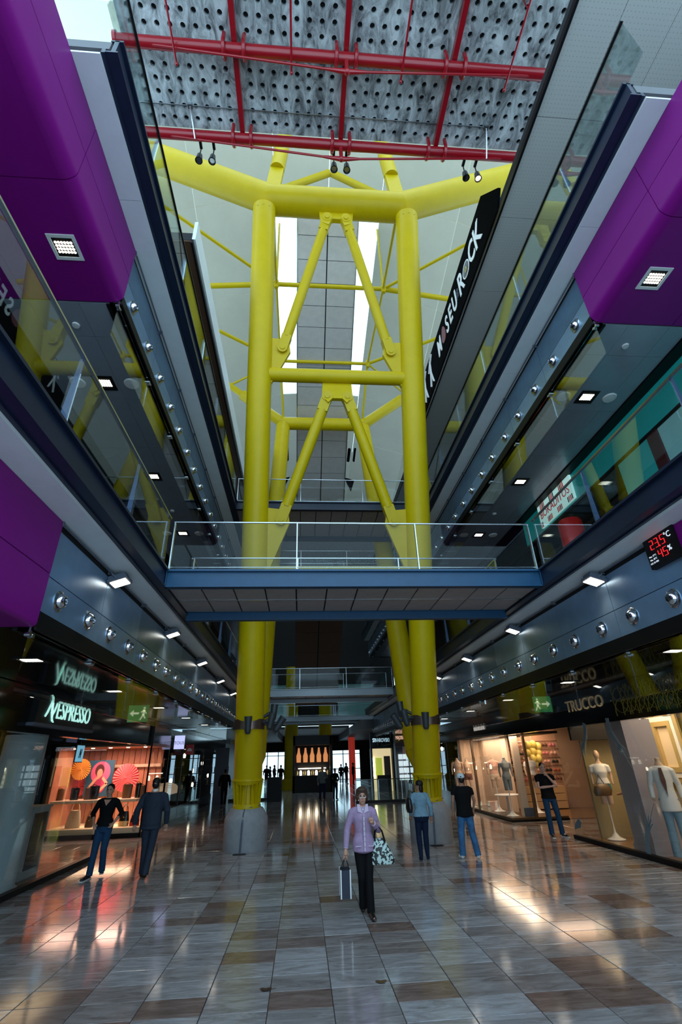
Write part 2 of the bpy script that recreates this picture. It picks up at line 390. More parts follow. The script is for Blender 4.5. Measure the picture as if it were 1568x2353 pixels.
for s in (-1, 1):
    for lev in (0, 1):
        zb = 5.42*lev
        CE = empty('ceiling', (SX(s, 5.5), 20, 3.5+zb), 'panelled walkway ceiling under the %s gallery on the %s side' % ('lower' if lev == 0 else 'upper', SIDE[s]), 'ceiling', kind='structure')
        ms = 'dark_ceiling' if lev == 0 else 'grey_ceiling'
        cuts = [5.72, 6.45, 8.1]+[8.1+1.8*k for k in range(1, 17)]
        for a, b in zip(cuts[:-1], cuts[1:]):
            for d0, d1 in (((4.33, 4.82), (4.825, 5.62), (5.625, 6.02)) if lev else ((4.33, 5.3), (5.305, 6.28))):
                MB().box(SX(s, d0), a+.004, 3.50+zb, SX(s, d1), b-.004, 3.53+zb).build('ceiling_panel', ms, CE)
        MB().box(SX(s, 4.33), 5.7, 3.535+zb, SX(s, 13.4), Y_END, 3.60+zb).build('backing', 'dark_gap', CE)
        if lev: MB().box(SX(s, 6.03), 5.75, 3.46+zb, SX(s, 6.30), Y_END, 3.53+zb).build('trim_strip', 'black', CE)
        for k, y in enumerate((7.65, 11.22, 14.83, 18.4) if lev else (7.65, 11.22, 14.83, 18.4, 22.0)):
            recessed_light(s, 5.08, y, 3.50+zb, '%s square led light of the %s walkway ceiling, %s side, from the entrance' % (ORD[k], 'upper' if lev else 'ground', SIDE[s]), 'black')
            if lev and k != 1:
                for d in (4.55, 5.6): ceiling_disc(s, d, y, 3.5+zb, 'round ceiling speaker %s of the %s square light, upper %s walkway' % ('hallwards' if d < 5 else 'shopwards', ORD[k], SIDE[s]))
        if lev:
            for k, y in enumerate((6.2, 13.2)): ceiling_disc(s, 5.05, y, 3.5+zb, '%s smoke detector on the upper %s walkway ceiling' % (ORD[k], SIDE[s]), .065, name='smoke_detector', cat='detector', grp='smoke detectors')
recessed_light(-1, 4.62, 4.75, 8.92, 'bright square led light in the purple soffit at the upper left', 'white'); recessed_light(1, 4.65, 4.78, 8.92, 'bright square led light in the purple soffit at the upper right', 'white')
recessed_light(-1, 4.9, 4.6, 3.5, 'square led light in the lower purple soffit at the left edge', 'white')
# balustrades along the galleries
def balustrade(s, lev, y0, y1, gap=None):
    zb = 5.42*lev; D = 3.55
    B = empty('glass_balustrade', (SX(s, D), (y0+y1)/2, 5.25+zb), 'glass balustrade along the %s gallery edge, %s side%s' % ('lower' if lev == 0 else 'upper', SIDE[s], '' if gap is None else ', ' + gap), 'balustrade', 'gallery glass balustrades')
    y = y0; k = 0
    ps = [p for p in [4.32+2.22*i - (0 if lev == 0 else -.26) for i in range(-4, 16)] if y0-.01 <= p <= y1]
    ed = sorted(set([y0]+ps+[y1]))
    for a, b in zip(ed[:-1], ed[1:]):
        if b-a < .15: continue
        MB().box(SX(s, D+.05), a+.012, 5.26+zb, SX(s, D+.062), b-.012, 6.27+zb).build('pane', 'glass_green' if lev else 'glass', B)
    for p in ps:
        q = MB(); q.prism([(SX(s, D+.075), 5.25+zb), (SX(s, D+.16), 5.25+zb), (SX(s, D+.11), 6.27+zb), (SX(s, D+.075), 6.27+zb)], 'y', p-.012, p+.012); q.build('post', 'post_blue', B)
    r = MB(); r.box(SX(s, D+.035), y0, 6.26+zb, SX(s, D+.077), y1, 6.285+zb); r.build('top_rail', 'steel' if lev == 0 else 'black', B)
    return B
for s in (-1, 1):
    balustrade(s, 0, -1.0, 8.45, 'before the footbridge'); balustrade(s, 0, 10.5, 25.0, 'past the footbridge'); balustrade(s, 1, 2.6, 15.6, 'near half'); balustrade(s, 1, 18.4, 36, 'far half')
# upper storey: soffit, slab edge
for s in (-1, 1):
    T = empty('upper_storey', (SX(s, 7), 16, 15.5), '%s side top storey slab with %s' % (SIDE[s], 'perforated ceiling panels' if s > 0 else 'pale edge strip'), 'storey', kind='structure')
    if s > 0:
        pm = M['perforated']; nt = pm.node_tree; bb = nt.nodes['Principled BSDF']; tc = nt.nodes.new('ShaderNodeNewGeometry'); mp = nt.nodes.new('ShaderNodeMapping'); mp.inputs['Scale'].default_value = (9, 9, 9); mp.inputs['Rotation'].default_value = (0, 0, .0)
        ck = nt.nodes.new('ShaderNodeTexVoronoi'); ck.inputs['Randomness'].default_value = 0; ck.inputs['Scale'].default_value = 1.3
        nt.links.new(tc.outputs['Position'], mp.inputs[0]); nt.links.new(mp.outputs[0], ck.inputs['Vector'])
        cr = nt.nodes.new('ShaderNodeValToRGB'); cr.color_ramp.elements[0].position = .22; cr.color_ramp.elements[0].color = (.20, .20, .19, 1); cr.color_ramp.elements[1].position = .30; cr.color_ramp.elements[1].color = (.42, .42, .40, 1)
        nt.links.new(ck.outputs['Distance'], cr.inputs[0]); nt.links.new(cr.outputs[0], bb.inputs['Base Color'])
    yb_ = .6 if s > 0 else 9.0
    yy = [yb_]+[q for q in [0.6+2.4*k for k in range(0, 15)] if q > yb_+.3]
    for a, b in zip(yy[:-1], yy[1:]):
        for d0, d1 in ((4.42, 5.45), (5.46, 6.6), (6.61, 7.8), (7.81, 8.95)):
            MB().box(SX(s, d0), a+.006, 15.62, SX(s, d1), b-.006, 15.66).build('perforated_panel', 'perforated' if s > 0 else 'esc_brown', T)
    MB().box(SX(s, 4.40), yb_, 15.67, SX(s, 9.5), 34.5, 16.0).build('slab', 'dark_gap', T)
    MB().box(SX(s, 4.36), yb_, 15.56, SX(s, 4.42), 34.5, 15.72).build('edge_trim', 'black', T)
    if s < 0: MB().box(SX(s, 4.30), 9.0, 15.72, SX(s, 4.40), 33, 16.55).build('edge_fascia', 'soffit_white', T)
# ---------------------------------------------------------------- concrete roof slab with round holes on red beams
def conc_mat():
    m = mat('concrete', (.40, .43, .44), .75, bump=.25, nscale=9); nt = m.node_tree; b = nt.nodes['Principled BSDF']; L = nt.links.new
    g_ = nt.nodes.new('ShaderNodeNewGeometry'); mp = nt.nodes.new('ShaderNodeMapping'); mp.inputs['Scale'].default_value = (2.2, .9, 1); L(g_.outputs['Position'], mp.inputs[0])
    n1 = nt.nodes.new('ShaderNodeTexNoise'); n1.inputs['Scale'].default_value = 1.4; n1.inputs['Detail'].default_value = 9; n1.inputs['Roughness'].default_value = .72; n1.inputs['Distortion'].default_value = .8; L(mp.outputs[0], n1.inputs['Vector'])
    cr = nt.nodes.new('ShaderNodeValToRGB'); cr.color_ramp.elements[0].position = .38; cr.color_ramp.elements[0].color = (.10, .105, .11, 1); cr.color_ramp.elements[1].position = .62; cr.color_ramp.elements[1].color = (.58, .62, .63, 1); L(n1.outputs['Fac'], cr.inputs[0]); L(cr.outputs[0], b.inputs['Base Color'])
conc_mat()
ROOF = empty('ceiling', (C0, 5, 19.7), 'raw concrete roof slab of pierced panels carried on red beams', 'roof', kind='structure')
ZS = 19.62
def holed_panel(x0, x1, y0, y1, nx, ny):
    b = MB(); mx, my = .16, .10; dx = (x1-x0-2*mx)/nx; dy = (y1-y0-2*my)/ny; r = .070; n = 12; zt = ZS+.12
    X0, X1, Y0, Y1 = x0+mx, x1-mx, y0+my, y1-my
    b.add([(x0,y0,ZS),(x1,y0,ZS),(x1,y1,ZS),(x0,y1,ZS),(X0,Y0,ZS),(X1,Y0,ZS),(X1,Y1,ZS),(X0,Y1,ZS)], [(0,1,5,4),(1,2,6,5),(2,3,7,6),(3,0,4,7)])
    for i in range(nx):
        for j in range(ny):
            cx = X0+dx*(i+.5); cy = Y0+dy*(j+.5); vs = []
            for k in range(n):
                t = 2*math.pi*(k+.5)/n; c, s_ = math.cos(t), math.sin(t); q = 1/max(abs(c)/(dx/2), abs(s_)/(dy/2))
                vs.append((cx+c*q, cy+s_*q, ZS))
            for k in range(n): t = 2*math.pi*(k+.5)/n; vs.append((cx+math.cos(t)*r, cy+math.sin(t)*r, ZS))
            for k in range(n): t = 2*math.pi*(k+.5)/n; vs.append((cx+math.cos(t)*r, cy+math.sin(t)*r, zt))
            b.mat(0).add(vs, [(k, (k+1) % n, n+(k+1) % n, n+k) for k in range(n)]+[(n+k, n+(k+1) % n, 2*n+(k+1) % n, 2*n+k) for k in range(n)])
            b.mat(1).add(vs[2*n:], [tuple(range(n))]); b.mat(0)
            # corner fill of the cell
            cs = [(cx-dx/2, cy-dy/2), (cx+dx/2, cy-dy/2), (cx+dx/2, cy+dy/2), (cx-dx/2, cy+dy/2)]
            for (qx, qy) in cs:
                d2 = sorted(range(n), key=lambda k: (vs[k][0]-qx)**2+(vs[k][1]-qy)**2)[:2]
                b.add([(qx, qy, ZS), vs[d2[0]], vs[d2[1]]], [(0, 1, 2)])
    return b
BEAM_Y = [3.76, 5.86, 7.96]
for k in range(4):
    x0 = C0-6.1+3.05*k
    for j, (ya, yb) in enumerate(((1.7, 3.76), (3.76, 5.86), (5.86, 7.96))):
        holed_panel(x0+.01, x0+3.04, ya+.01, yb-.01, 8, 6).build('roof_panel', ['concrete', 'dark_gap'], ROOF, smooth=False)
MB().box(C0-6.1, 1.7, ZS+.125, C0+6.1, 7.98, ZS+.32).build('slab', 'concrete', ROOF)
for q, y in enumerate(BEAM_Y):
    zc = 19.22
    R = empty('red_roof_beam', (C0, y, zc), '%s red tubular roof beam with king post and tie rods under the concrete slab' % ['overhead', 'nearer visible', 'farther visible'][q], 'roof beam', 'red roof beams')
    MB().cyl((C0-6.15, y, zc), (C0+6.15, y, zc), .15, n=24).build('tube', 'red', R)
    for sx in (-1, 1): MB().cyl((C0+sx*6.12, y, zc), (C0+sx*6.2, y, zc), .2, n=24).build('end_plate', 'red', R)
    for cx in (-3.05, 0, 3.05):
        for dx in (-.27, .27):
            u = MB(); X = C0+cx+dx; pts = [(X, y-.21, zc+.33), (X, y-.21, zc)]+[(X, y-.21*math.cos(t), zc-.2*math.sin(t)) for t in [math.pi*i/8 for i in range(1, 8)]]+[(X, y+.21, zc), (X, y+.21, zc+.33)]
            u.tube(pts, .055, n=8); u.build('u_clip', 'red', R)
    k_ = MB(); k_.cyl((C0, y, zc-.1), (C0, y, zc-.78), .06, n=12); k_.ball((C0, y, zc-.78), .09); k_.build('king_post', 'red', R)
    for sx in (-1, 1):
        t = MB(); t.cyl((C0+sx*.05, y, zc-.78), (C0+sx*5.2, y, zc-.12), .032, n=10); t.cyl((C0+sx*.05, y, zc-.78), (C0+sx*.55, y, zc-.716), .07, .035, n=10); t.build('tie_rod', 'red', R)
for k, cx in enumerate((-3.05, 0, 3.05)):
    b = MB(); b.box(C0+cx-.07, 1.7, 19.36, C0+cx+.07, 7.9, 19.60); b.build('red_roof_rail', 'red', label='%s red rail running lengthwise under the concrete slab' % ['left', 'middle', 'right'][k], cat='roof rail', group='red lengthwise rails')
for k, cx in enumerate((-4.6, -1.5, 1.55, 4.55)):
    b = MB(); b.cyl((C0+cx, 1.7, 18.98), (C0+cx, 6.15, 18.90), .028, n=8); b.ball((C0+cx, 6.15, 18.90), .05); b.cyl((C0+cx, 4.5, 18.93), (C0+cx, 4.5, 19.6), .02, n=6); b.build('thin_red_pipe', 'red', label='thin red sprinkler pipe under the concrete slab, number %s from the left' % ['one', 'two', 'three', 'four'][k], cat='pipe', group='thin red pipes')
cn = MB(); cn.cyl((C0-6, 7.35, 19.57), (C0+4.6, 7.35, 19.57), .018, n=6)
for x in (-3.5, 5.6): cn.box(x-.07, 7.29, 19.5, x+.07, 7.41, 19.6); cn.tube([(x, 7.35, 19.5), (x+.05, 7.6, 19.2), (x+.1, 7.9, 18.9)], .02, n=6)
cn.build('cable_conduit', 'steel', label='thin grey conduit with junction boxes across the concrete slab', cat='conduit')
# ---------------------------------------------------------------- yellow steel portal
def PYF(z): return 15.5-.2955*(z-1.0)
PF = empty('steel_portal', (C0, 15.5, .9), 'giant yellow tubular steel portal with slanting legs rising to the roof', 'steel frame')
HW = 2.53
for s in (-1, 1):
    x = C0+s*HW
    col = MB(); col.cyl((x, PYF(1.62), 1.62), (x, PYF(19.3), 19.3), .39, n=40, caps=True); cb = col.build('column', 'yellow', PF)
    k = MB(); n = 32   # base collar: ring, cone core and stiffener fins
    zc0 = 1.02; yc = PYF(1.3)
    k.lathe([(.40, 1.60), (.43, 1.60), (.43, 1.64), (.395, 1.66)], (x, yc-.09, 0), n=40); k.lathe([(.30, .98), (.30, 1.62)], (x, yc-.02, 0), n=32); k.lathe([(.0, 1.06), (.36, 1.06), (.38, 1.02), (.38, .95), (0, .95)], (x, yc, 0), n=32)
    for i in range(16):
        t = 2*math.pi*i/16; c, s_ = math.cos(t), math.sin(t)
        px, py = -s_*.010, c*.010
        vs = []
        for (r, z) in ((.28, 1.05), (.36, 1.05), (.42, 1.61), (.28, 1.61)):
            yy = yc-.02-.07*(z-1.05)/.56
            vs += [(x+c*r+px, yy+s_*r+py, z), (x+c*r-px, yy+s_*r-py, z)]
        k.add(vs, [(0,2,4,6),(7,5,3,1),(0,1,3,2),(2,3,5,4),(4,5,7,6),(6,7,1,0)])
    k.build('base_collar', 'yellow', cb)
    # rear leg
    rx = C0+s*2.36
    ra = Vector((C0+s*2.5, 16.15, 2.2)); rb = Vector((rx-s*.1, 21.75, 18.75))
    rl = MB(); rl.cyl(ra, rb, .38, n=36); d_ = (rb-ra).normalized(); rl.cyl(ra-d_*.75+Vector((0, -.1, 0)), ra, .12, .38, n=12); rl.build('rear_column', 'yellow', PF)
    # cap details at top of front column
    cp = MB()
    for i in range(7):
        t = math.pi+math.pi*i/6; cp.box(x+.34*math.cos(t)-.035, PYF(19.05)+.34*math.sin(t)-.06, 19.0, x+.34*math.cos(t)+.035, PYF(19.05)+.34*math.sin(t)+.02, 19.22)
    cp.build('bolt_ring', 'yellow_dark', PF)
    # wings of the top beam
    wa = Vector((C0+s*2.35, 10.1, 19.82)); wb = Vector((C0+s*8.0, 10.1, 22.75))
    w = MB(); w.cyl(wa-(wb-wa).normalized()*.05, wb, .50, n=40); w.ball(wa, .502, n=40, m=20); w.build('wing_beam', 'yellow', PF)
    # braces rising above the beam
    b = MB(); p0 = Vector((C0+s*2.28, 10.1, 20.55)); p1 = Vector((C0+s*1.9, 10.05, 24.6)); b.cyl(p0.lerp(p1, .3), p1, .27, n=24); b.obox(p0, p0.lerp(p1, .36), .50, .2, (0, 1, 0)); b.build('upper_brace', 'yellow', PF)
    g1 = MB(); g1.cyl((C0+s*.08, 12.0, 25.5), (C0+s*2.4, 12.0, 23.8), .16, n=16); g1.box(C0+s*.02, 11.9, 25.4, C0+s*.2, 12.1, 25.62); g1.build('gable_brace', 'yellow', PF)
    # slanting braces in the portal plane
    def brace(za, xa, zb, xb, r, zg0, zg1, xg):
        a = Vector((C0+s*xa, PYF(za), za)); c = Vector((C0+s*xb, PYF(zb), zb)); dd = (c-a).normalized()
        q = MB(); q.cyl(a+dd*.45, c-dd*.45, r, n=24)
        nrm = Vector((0, -1, -.2955)).normalized()
        for p, e in ((a, 1), (c, -1)):
            q.obox(p-dd*.02*e, p+dd*.5*e, .30, r*1.9, dd.cross(nrm))
            q.cyl(p-nrm*r*.98, p+nrm*r*.98, r*1.0, n=24)
        o = q.build('diagonal_brace', 'yellow', PF)
        for p in (a, c):
            MB().cyl(p+nrm*r*.95, p+nrm*(r*.95+.03), .085, n=16).build('pin', 'yellow', o)
        # gusset plate at the leg
        w1 = HW-.36
        poly = [(xb-.20, zb+.28), (w1, zb+.34), (w1+.1, zg1), (w1-.02, zg1), (xb-.26, zb-.1)]
        vs = []
        for off in (-.06, .06):
            for (d, z) in poly: vs.append((C0+s*d, PYF(z)+off, z))
        n5 = len(poly)
        gb = MB(); gb.add(vs, [tuple(range(n5)), tuple(range(2*n5-1, n5-1, -1))]+[(k, (k+1) % n5, n5+(k+1) % n5, n5+k) for k in range(n5)]); gb.build('gusset_plate', 'yellow', PF)
    brace(19.0, .33, 14.15, 1.80, .165, 0, 12.95, 0)
    brace(12.55, .33, 8.65, 1.74, .175, 0, 7.0, 0)
tb = MB(); tb.cyl((C0-2.4, 10.1, 19.82), (C0+2.4, 10.1, 19.82), .50, n=40, caps=False); tb.build('top_beam', 'yellow', PF)
tg = MB(); tg.prism([(C0-.62, 19.5), (C0+.62, 19.5), (C0+.55, 18.75), (C0+.28, 18.62), (C0+.14, 18.95), (C0-.14, 18.95), (C0-.28, 18.62), (C0-.55, 18.75)], 'y', PYF(19)-.08, PYF(19)+.08); tg.build('gusset_plate', 'yellow', PF)
mb = MB(); mb.cyl((C0-HW+.3, PYF(13.27), 13.27), (C0+HW-.3, PYF(13.27), 13.27), .23, n=28); mb.build('cross_bar', 'yellow', PF)
mg = MB(); mg.prism([(C0-.47, 13.1), (C0+.47, 13.1), (C0+.50, 12.5), (C0+.3, 12.25), (C0+.16, 12.42), (C0-.16, 12.42), (C0-.3, 12.25), (C0-.50, 12.5)], 'y', PYF(12.8)-.07, PYF(12.8)+.07); mg.build('gusset_plate', 'yellow', PF)
lb = MB(); lb.cyl((C0-HW+.3, PYF(7.1), 7.05), (C0+HW-.3, PYF(7.1), 7.05), .25, n=28); lb.build('cross_bar', 'yellow', PF)
rb_ = MB(); rb_.cyl((C0-2.3, 21.75, 19.0), (C0+2.3, 21.75, 19.0), .36, n=28); rb_.build('rear_beam', 'yellow', PF)
for s in (-1, 1):
    rw = MB(); rw.cyl((C0+s*2.25, 21.75, 19.0), (C0+s*4.6, 21.3, 20.6), .30, n=20); rw.obox((C0+s*4.5, 21.32, 20.55), (C0+s*5.6, 21.1, 21.3), .12, .34); rw.build('rear_wing', 'yellow', PF)
# concrete plinths
for s in (-1, 1):
    x = C0+s*HW; p = MB(); y = 15.48
    p.lathe([(0, .0), (.57, .0), (.58, .02), (.58, .70), (.565, .76), (.44, .95), (.42, .965), (0, .965)], (x, y, 0), n=48)
    o = p.build('concrete_plinth', 'plinth', label='round grey concrete plinth under the %s yellow column' % SIDE[s], cat='plinth', group='column plinths')
    cb = MB(); cb.tube([(x+.38, y-.2, 1.02), (x+.15, y-.42, .99), (x-.02, y-.43, .97), (x-.05, y-.52, .82), (x-.06, y-.592, .66), (x-.08, y-.594, .02)], .012, n=6); cb.tube([(x-.01, y-.43, .972), (x-.03, y-.52, .83), (x-.03, y-.594, .66), (x-.05, y-.596, .02)], .012, n=6)
    cb.build('power_cable', 'slate', label='twin grey cable running down the %s plinth' % SIDE[s], cat='cable', group='plinth cables')
    MB().box(x-.22, y-.78, 0.0, x+.10, y-.62, .012).build('floor_socket', 'black', label='flat black floor socket at the foot of the %s plinth' % SIDE[s], cat='floor socket', group='floor sockets')
    # clamp band with spotlights
    zc = 3.0; yc = PYF(zc)
    MB().lathe([(.395, zc-.13), (.425, zc-.13), (.425, zc+.13), (.395, zc+.13)], (x, yc, 0), n=40).build('clamp_band', 'chrome_brown' if 'chrome_brown' in M else 'steel', label='brown metal clamp band around the %s yellow column' % SIDE[s], cat='band', group='column clamp bands')
    def spot(px, py, pz, dx, dy, dz, lab):
        E = empty('column_spotlight', (px, py, pz-.2), lab, 'spotlight', 'spotlights on the column bands'); d = Vector((dx, dy, dz)).normalized(); p0 = Vector((px, py, pz))
        b = MB(); b.cyl(p0-d*.20, p0+d*.16, .085, .105, n=20); b.cyl(p0-d*.26, p0-d*.20, .06, .085, n=20); b.cyl(p0+d*.16, p0+d*.18, .11, n=20); b.build('housing', 'spot_grey', E)
        MB().cyl(p0+d*.182, p0+d*.185, .09, n=20).build('lens', 'black_gloss', E)
        a = MB(); c = Vector((x, yc, zc)); q = c+(p0-c).normalized()*.40; a.cyl(q, p0, .045, n=12); a.ball(tuple(q.lerp(p0, .5)), .06); a.build('bracket', 'spot_grey', E)
    i_ = -s
    spot(x-.06*s-.05, yc-.52, zc+.0, 0, -.15, 1, 'dark grey spotlight pointing up on the front of the %s column band' % SIDE[s])
    spot(x+i_*.62, yc-.18, zc+.10, i_*.25, -.1, 1, 'dark grey spotlight tilted outwards on the inner side of the %s column band' % SIDE[s])
    spot(x+i_*.66, yc+.22, zc+.36, i_*.1, .1, 1, 'topmost dark grey spotlight on the inner side of the %s column band' % SIDE[s])
    spot(x+i_*.86, yc-.05, zc+.02, i_*.6, -.1, .9, 'dark grey spotlight farthest from the %s column' % SIDE[s])
# ---------------------------------------------------------------- domed ceiling with skylight slot, bracing rods
DOME = empty('ceiling', (C0, 20, 25), 'pale panelled dome ceiling beyond the yellow portal', 'dome', kind='structure')
def dz(x, y): return 27.2-.20*max(0, y-10)-.035*(x-C0)**2
def dpanel(x0, x1, y0, y1, m='dome_white'):
    g = .012; n = 2
    b = MB(); vs = []
    for t in (0, .06):
        for (x, y) in ((x0+g, y0+g), (x1-g, y0+g), (x1-g, y1-g), (x0+g, y1-g)): vs.append((x, y, dz(x, y)+t))
    b.add(vs, [(0,1,2,3),(7,6,5,4),(0,4,5,1),(1,5,6,2),(2,6,7,3),(3,7,4,0)]); b.build('dome_panel', m, DOME, smooth=False)
xs = [-11, -8, -5.2, -1.55, C0, 3.65, 7.3, 10.1, 13.1]; ys = [8.1, 10.9, 13.6, 18.0, 21.5, 25.0, 29, 33, 38]
for i in range(len(xs)-1):
    for j in range(len(ys)-1):
        if i in (3, 4) and 13 < ys[j] < 24: continue   # skylight slot over the escalator
        dpanel(xs[i], xs[i+1], ys[j], ys[j+1])
MB().box(-10.9, 8.2, 29.5, -5.2, 38, 29.6).build('backing', 'dome_white', DOME)
MB().box(7.3, 8.2, 29.5, 13, 38, 29.6).build('backing', 'dome_white', DOME)
for s in (-1, 1):   # white reveals of the skylight slot with dark glazing bars
    x = C0+s*2.6
    v = [(x, 13.6, dz(x, 13.6)), (x, 25, dz(x, 25)), (x+s*.9, 25, dz(x, 25)+3.2), (x+s*.9, 13.6, dz(x, 13.6)+3.2)]
    b = MB(); b.add(v+[(a+s*.05, c, d) for a, c, d in v], [(0,1,2,3),(7,6,5,4),(0,4,5,1),(1,5,6,2),(2,6,7,3),(3,7,4,0)]); b.build('skylight_reveal', 'white', DOME)
BR = empty('roof_bracing', (C0, 17, 21.5), 'thin yellow pipes and rods bracing the dome between the portal frames', 'bracing')
zb = 21.5
nodes = [(-1.35, 14.75), (3.6, 14.75), (-1.35, 19.5), (3.45, 19.5)]
def rod(a, b, r): MB().cyl(a, b, r, n=12).build('rod', 'yellow', BR)
for (x, y) in nodes: q = MB(); q.ball((x, y, zb), .16); q.cyl((x, y, zb-.25), (x, y, zb+.25), .09, n=12); q.build('node', 'yellow', BR)
rod((-1.35, 14.75, zb), (3.6, 14.75, zb), .10); rod((-1.35, 19.5, zb), (3.45, 19.5, zb), .09)
rod((-1.35, 14.75, zb), (-5.6, 15.1, zb), .12); rod((3.6, 14.75, zb), (7.8, 15.25, zb), .12)
rod((-1.35, 14.75, zb), (-5.6, 11.5, zb), .07); rod((3.6, 14.75, zb), (7.8, 11.7, zb), .07)
rod((-1.35, 19.5, zb), (-5.6, 16.8, zb), .09); rod((3.45, 19.5, zb), (7.8, 17.0, zb), .09)
rod((-1.35, 19.5, zb), (-5.6, 22.4, zb), .06); rod((3.45, 19.5, zb), (6.6, 22.4, zb), .05)
for s, a, b in ((-1, 0, 2), (1, 1, 3)):
    rod((*nodes[a], zb), (C0+s*2.35, 10.3, 20.2), .06); rod((*nodes[a], zb), (*nodes[b], zb), .05); rod((*nodes[b], zb), (C0+s*2.25, 21.7, 19.3), .06)
    rod((*nodes[a], zb), (*nodes[a], dz(*nodes[a])), .05)
# ---------------------------------------------------------------- escalator under-carriages
def escalator(ya, za, yb, zb_, x0, x1, npan, mp, ms, label):
    E = empty('escalator', ((x0+x1)/2, ya, za), label, 'escalator', 'escalators over the hall')
    a = Vector((0, ya, za)); b = Vector((0, yb, zb_)); d = (b-a).normalized(); nrm = Vector((0, d.z, -d.y)); 
    if nrm.z > 0: nrm = -nrm
    L = (b-a).length
    for k in range(npan):
        p = a+d*(L*k/npan+.012); q = a+d*(L*(k+1)/npan-.012)
        xm = (x0+x1)/2
        for (u, v) in ((x0, xm-.03), (xm+.03, x1)):
            m_ = MB(); vs = []
            for X in (u, v):
                for pt in (p, q):
                    vs += [(X, pt.y, pt.z), (X, pt.y-nrm.y*.04, pt.z-nrm.z*.04)]
            m_.add(vs, [(0,2,6,4),(1,5,7,3),(0,1,3,2),(4,6,7,5),(0,4,5,1),(2,3,7,6)]); m_.build('underside_panel', mp, E)
    c = MB(); vs = []
    for X in (x0+.02, x1-.02):
        for pt in (a, b): vs += [(X, pt.y-nrm.y*.05, pt.z-nrm.z*.05), (X, pt.y-nrm.y*.9, pt.z-nrm.z*.9)]
    c.add(vs, [(0,2,6,4),(1,5,7,3),(0,1,3,2),(4,6,7,5),(0,4,5,1),(2,3,7,6)]); c.build('truss', 'dark_gap', E)
    for X, s in ((x0, -1), (x1, 1)):
        m_ = MB(); vs = []
        for XX in (X, X+s*.05):
            for pt in (a, b): vs += [(XX, pt.y+nrm.y*.02, pt.z+nrm.z*.02), (XX, pt.y-nrm.y*1.0, pt.z-nrm.z*1.0)]
        m_.add(vs, [(0,2,6,4),(1,5,7,3),(0,1,3,2),(4,6,7,5),(0,4,5,1),(2,3,7,6)]); m_.build('side_skirt', ms, E)
        m_ = MB(); vs = []
        for XX in (X+s*.0, X+s*.03):
            for pt in (a, b): vs += [(XX, pt.y-nrm.y*1.0, pt.z-nrm.z*1.0), (XX, pt.y-nrm.y*1.9, pt.z-nrm.z*1.9)]
        m_.add(vs, [(0,2,6,4),(1,5,7,3),(0,1,3,2),(4,6,7,5),(0,4,5,1),(2,3,7,6)]); m_.build('glass_side', 'glass', E)
        m_ = MB(); h0 = a-nrm*1.93; h1 = b-nrm*1.93; m_.obox((X, h0.y, h0.z), (X, h1.y, h1.z), .08, .07); m_.build('handrail', 'black', E)
escalator(26.9, 16.65, 13.75, 25.65, -.42, 2.52, 15, 'esc_panel', 'steel', 'twin escalator with brushed metal underside climbing to the skylight')
escalator(33.0, 5.2, 24.75, 10.25, -.38, 2.2, 6, 'esc_brown', 'esc_brown', 'dark brown escalator underside seen below the footbridges')
# ---------------------------------------------------------------- footbridges
def bridge(y0, y1, lev, label, mbeam='bridge_blue', ncol=12, rails=True, w=3.53, rear_drop=.12):
    zb = 5.42*lev; x0, x1 = C0-w-.02, C0+w+.02
    B = empty('footbridge', (C0, y0, 4.8+zb), label, 'footbridge', 'steel footbridges across the hall')
    for y, s, dr in ((y0, 1, 0), (y1, -1, rear_drop)):
        b = MB(); zl = 4.90+zb-dr; b.box(x0, y, zl, x1, y+s*.03, 5.20+zb); b.box(x0, y-s*.05, zl-.0, x1, y+s*.10, zl+.03); b.box(x0, y-s*.06, 5.20+zb, x1, y+s*.12, 5.24+zb)
        for sx in (x0, x1-.02): b.box(sx, y-s*.05, zl, sx+.02, y+s*.02, 5.2+zb)
        b.build('edge_beam', mbeam, B)
    ym = (y0+y1)/2; dx = (x1-x0)/ncol
    for k in range(ncol):
        for (a, c) in ((y0+.1, ym-.01), (ym+.01, y1-.1)):
            MB().box(x0+dx*k+.015, a, 4.96+zb, x0+dx*(k+1)-.015, c, 4.99+zb).build('soffit_panel', 'bridge_soffit', B)
    MB().box(x0, y0+.08, 5.0+zb, x1, y1-.08, 5.2+zb).build('deck', 'dark_gap', B)
    MB().box(x0, ym-.012, 4.945+zb, x1, ym+.012, 4.965+zb).build('joint_strip', 'steel', B)
    if rails:
        for y in (y0+.02, y1-.02):
            n = 3; pw = (x1-x0)/n
            for k in range(n):
                MB().box(x0+pw*k+.01, y-.006, 5.26+zb, x0+pw*(k+1)-.01, y+.006, 6.22+zb).build('pane', 'glass', B)
            for k in range(n+1):
                X = x0+.02+(x1-x0-.04)*k/n; MB().box(X-.01, y-.02, 5.2+zb, X+.01, y+.04, 6.22+zb).build('post', 'steel', B)
            MB().cyl((x0, y, 6.235+zb), (x1, y, 6.235+zb), .018, n=10).build('top_rail', 'steel', B); MB().cyl((x0, y+.05, 5.32+zb), (x1, y+.05, 5.32+zb), .012, n=8).build('lower_rail', 'steel', B)
    return B
bridge(8.5, 10.4, 0, 'nearest blue steel footbridge with glass balustrade crossing in front of the yellow legs')
bridge(15.75, 18.3, 1, 'upper dark footbridge crossing between the front and rear yellow legs', 'navy')
bridge(22.8, 24.6, 1, 'far upper dark footbridge behind the rear yellow legs', 'navy', 8)
bridge(25.3, 27.2, 0, 'lower footbridge with glass balustrade far down the hall', 'deck_steel', 8)
bridge(42, 44, 0, 'farthest lower footbridge near the end windows', 'deck_steel', 6, w=5)
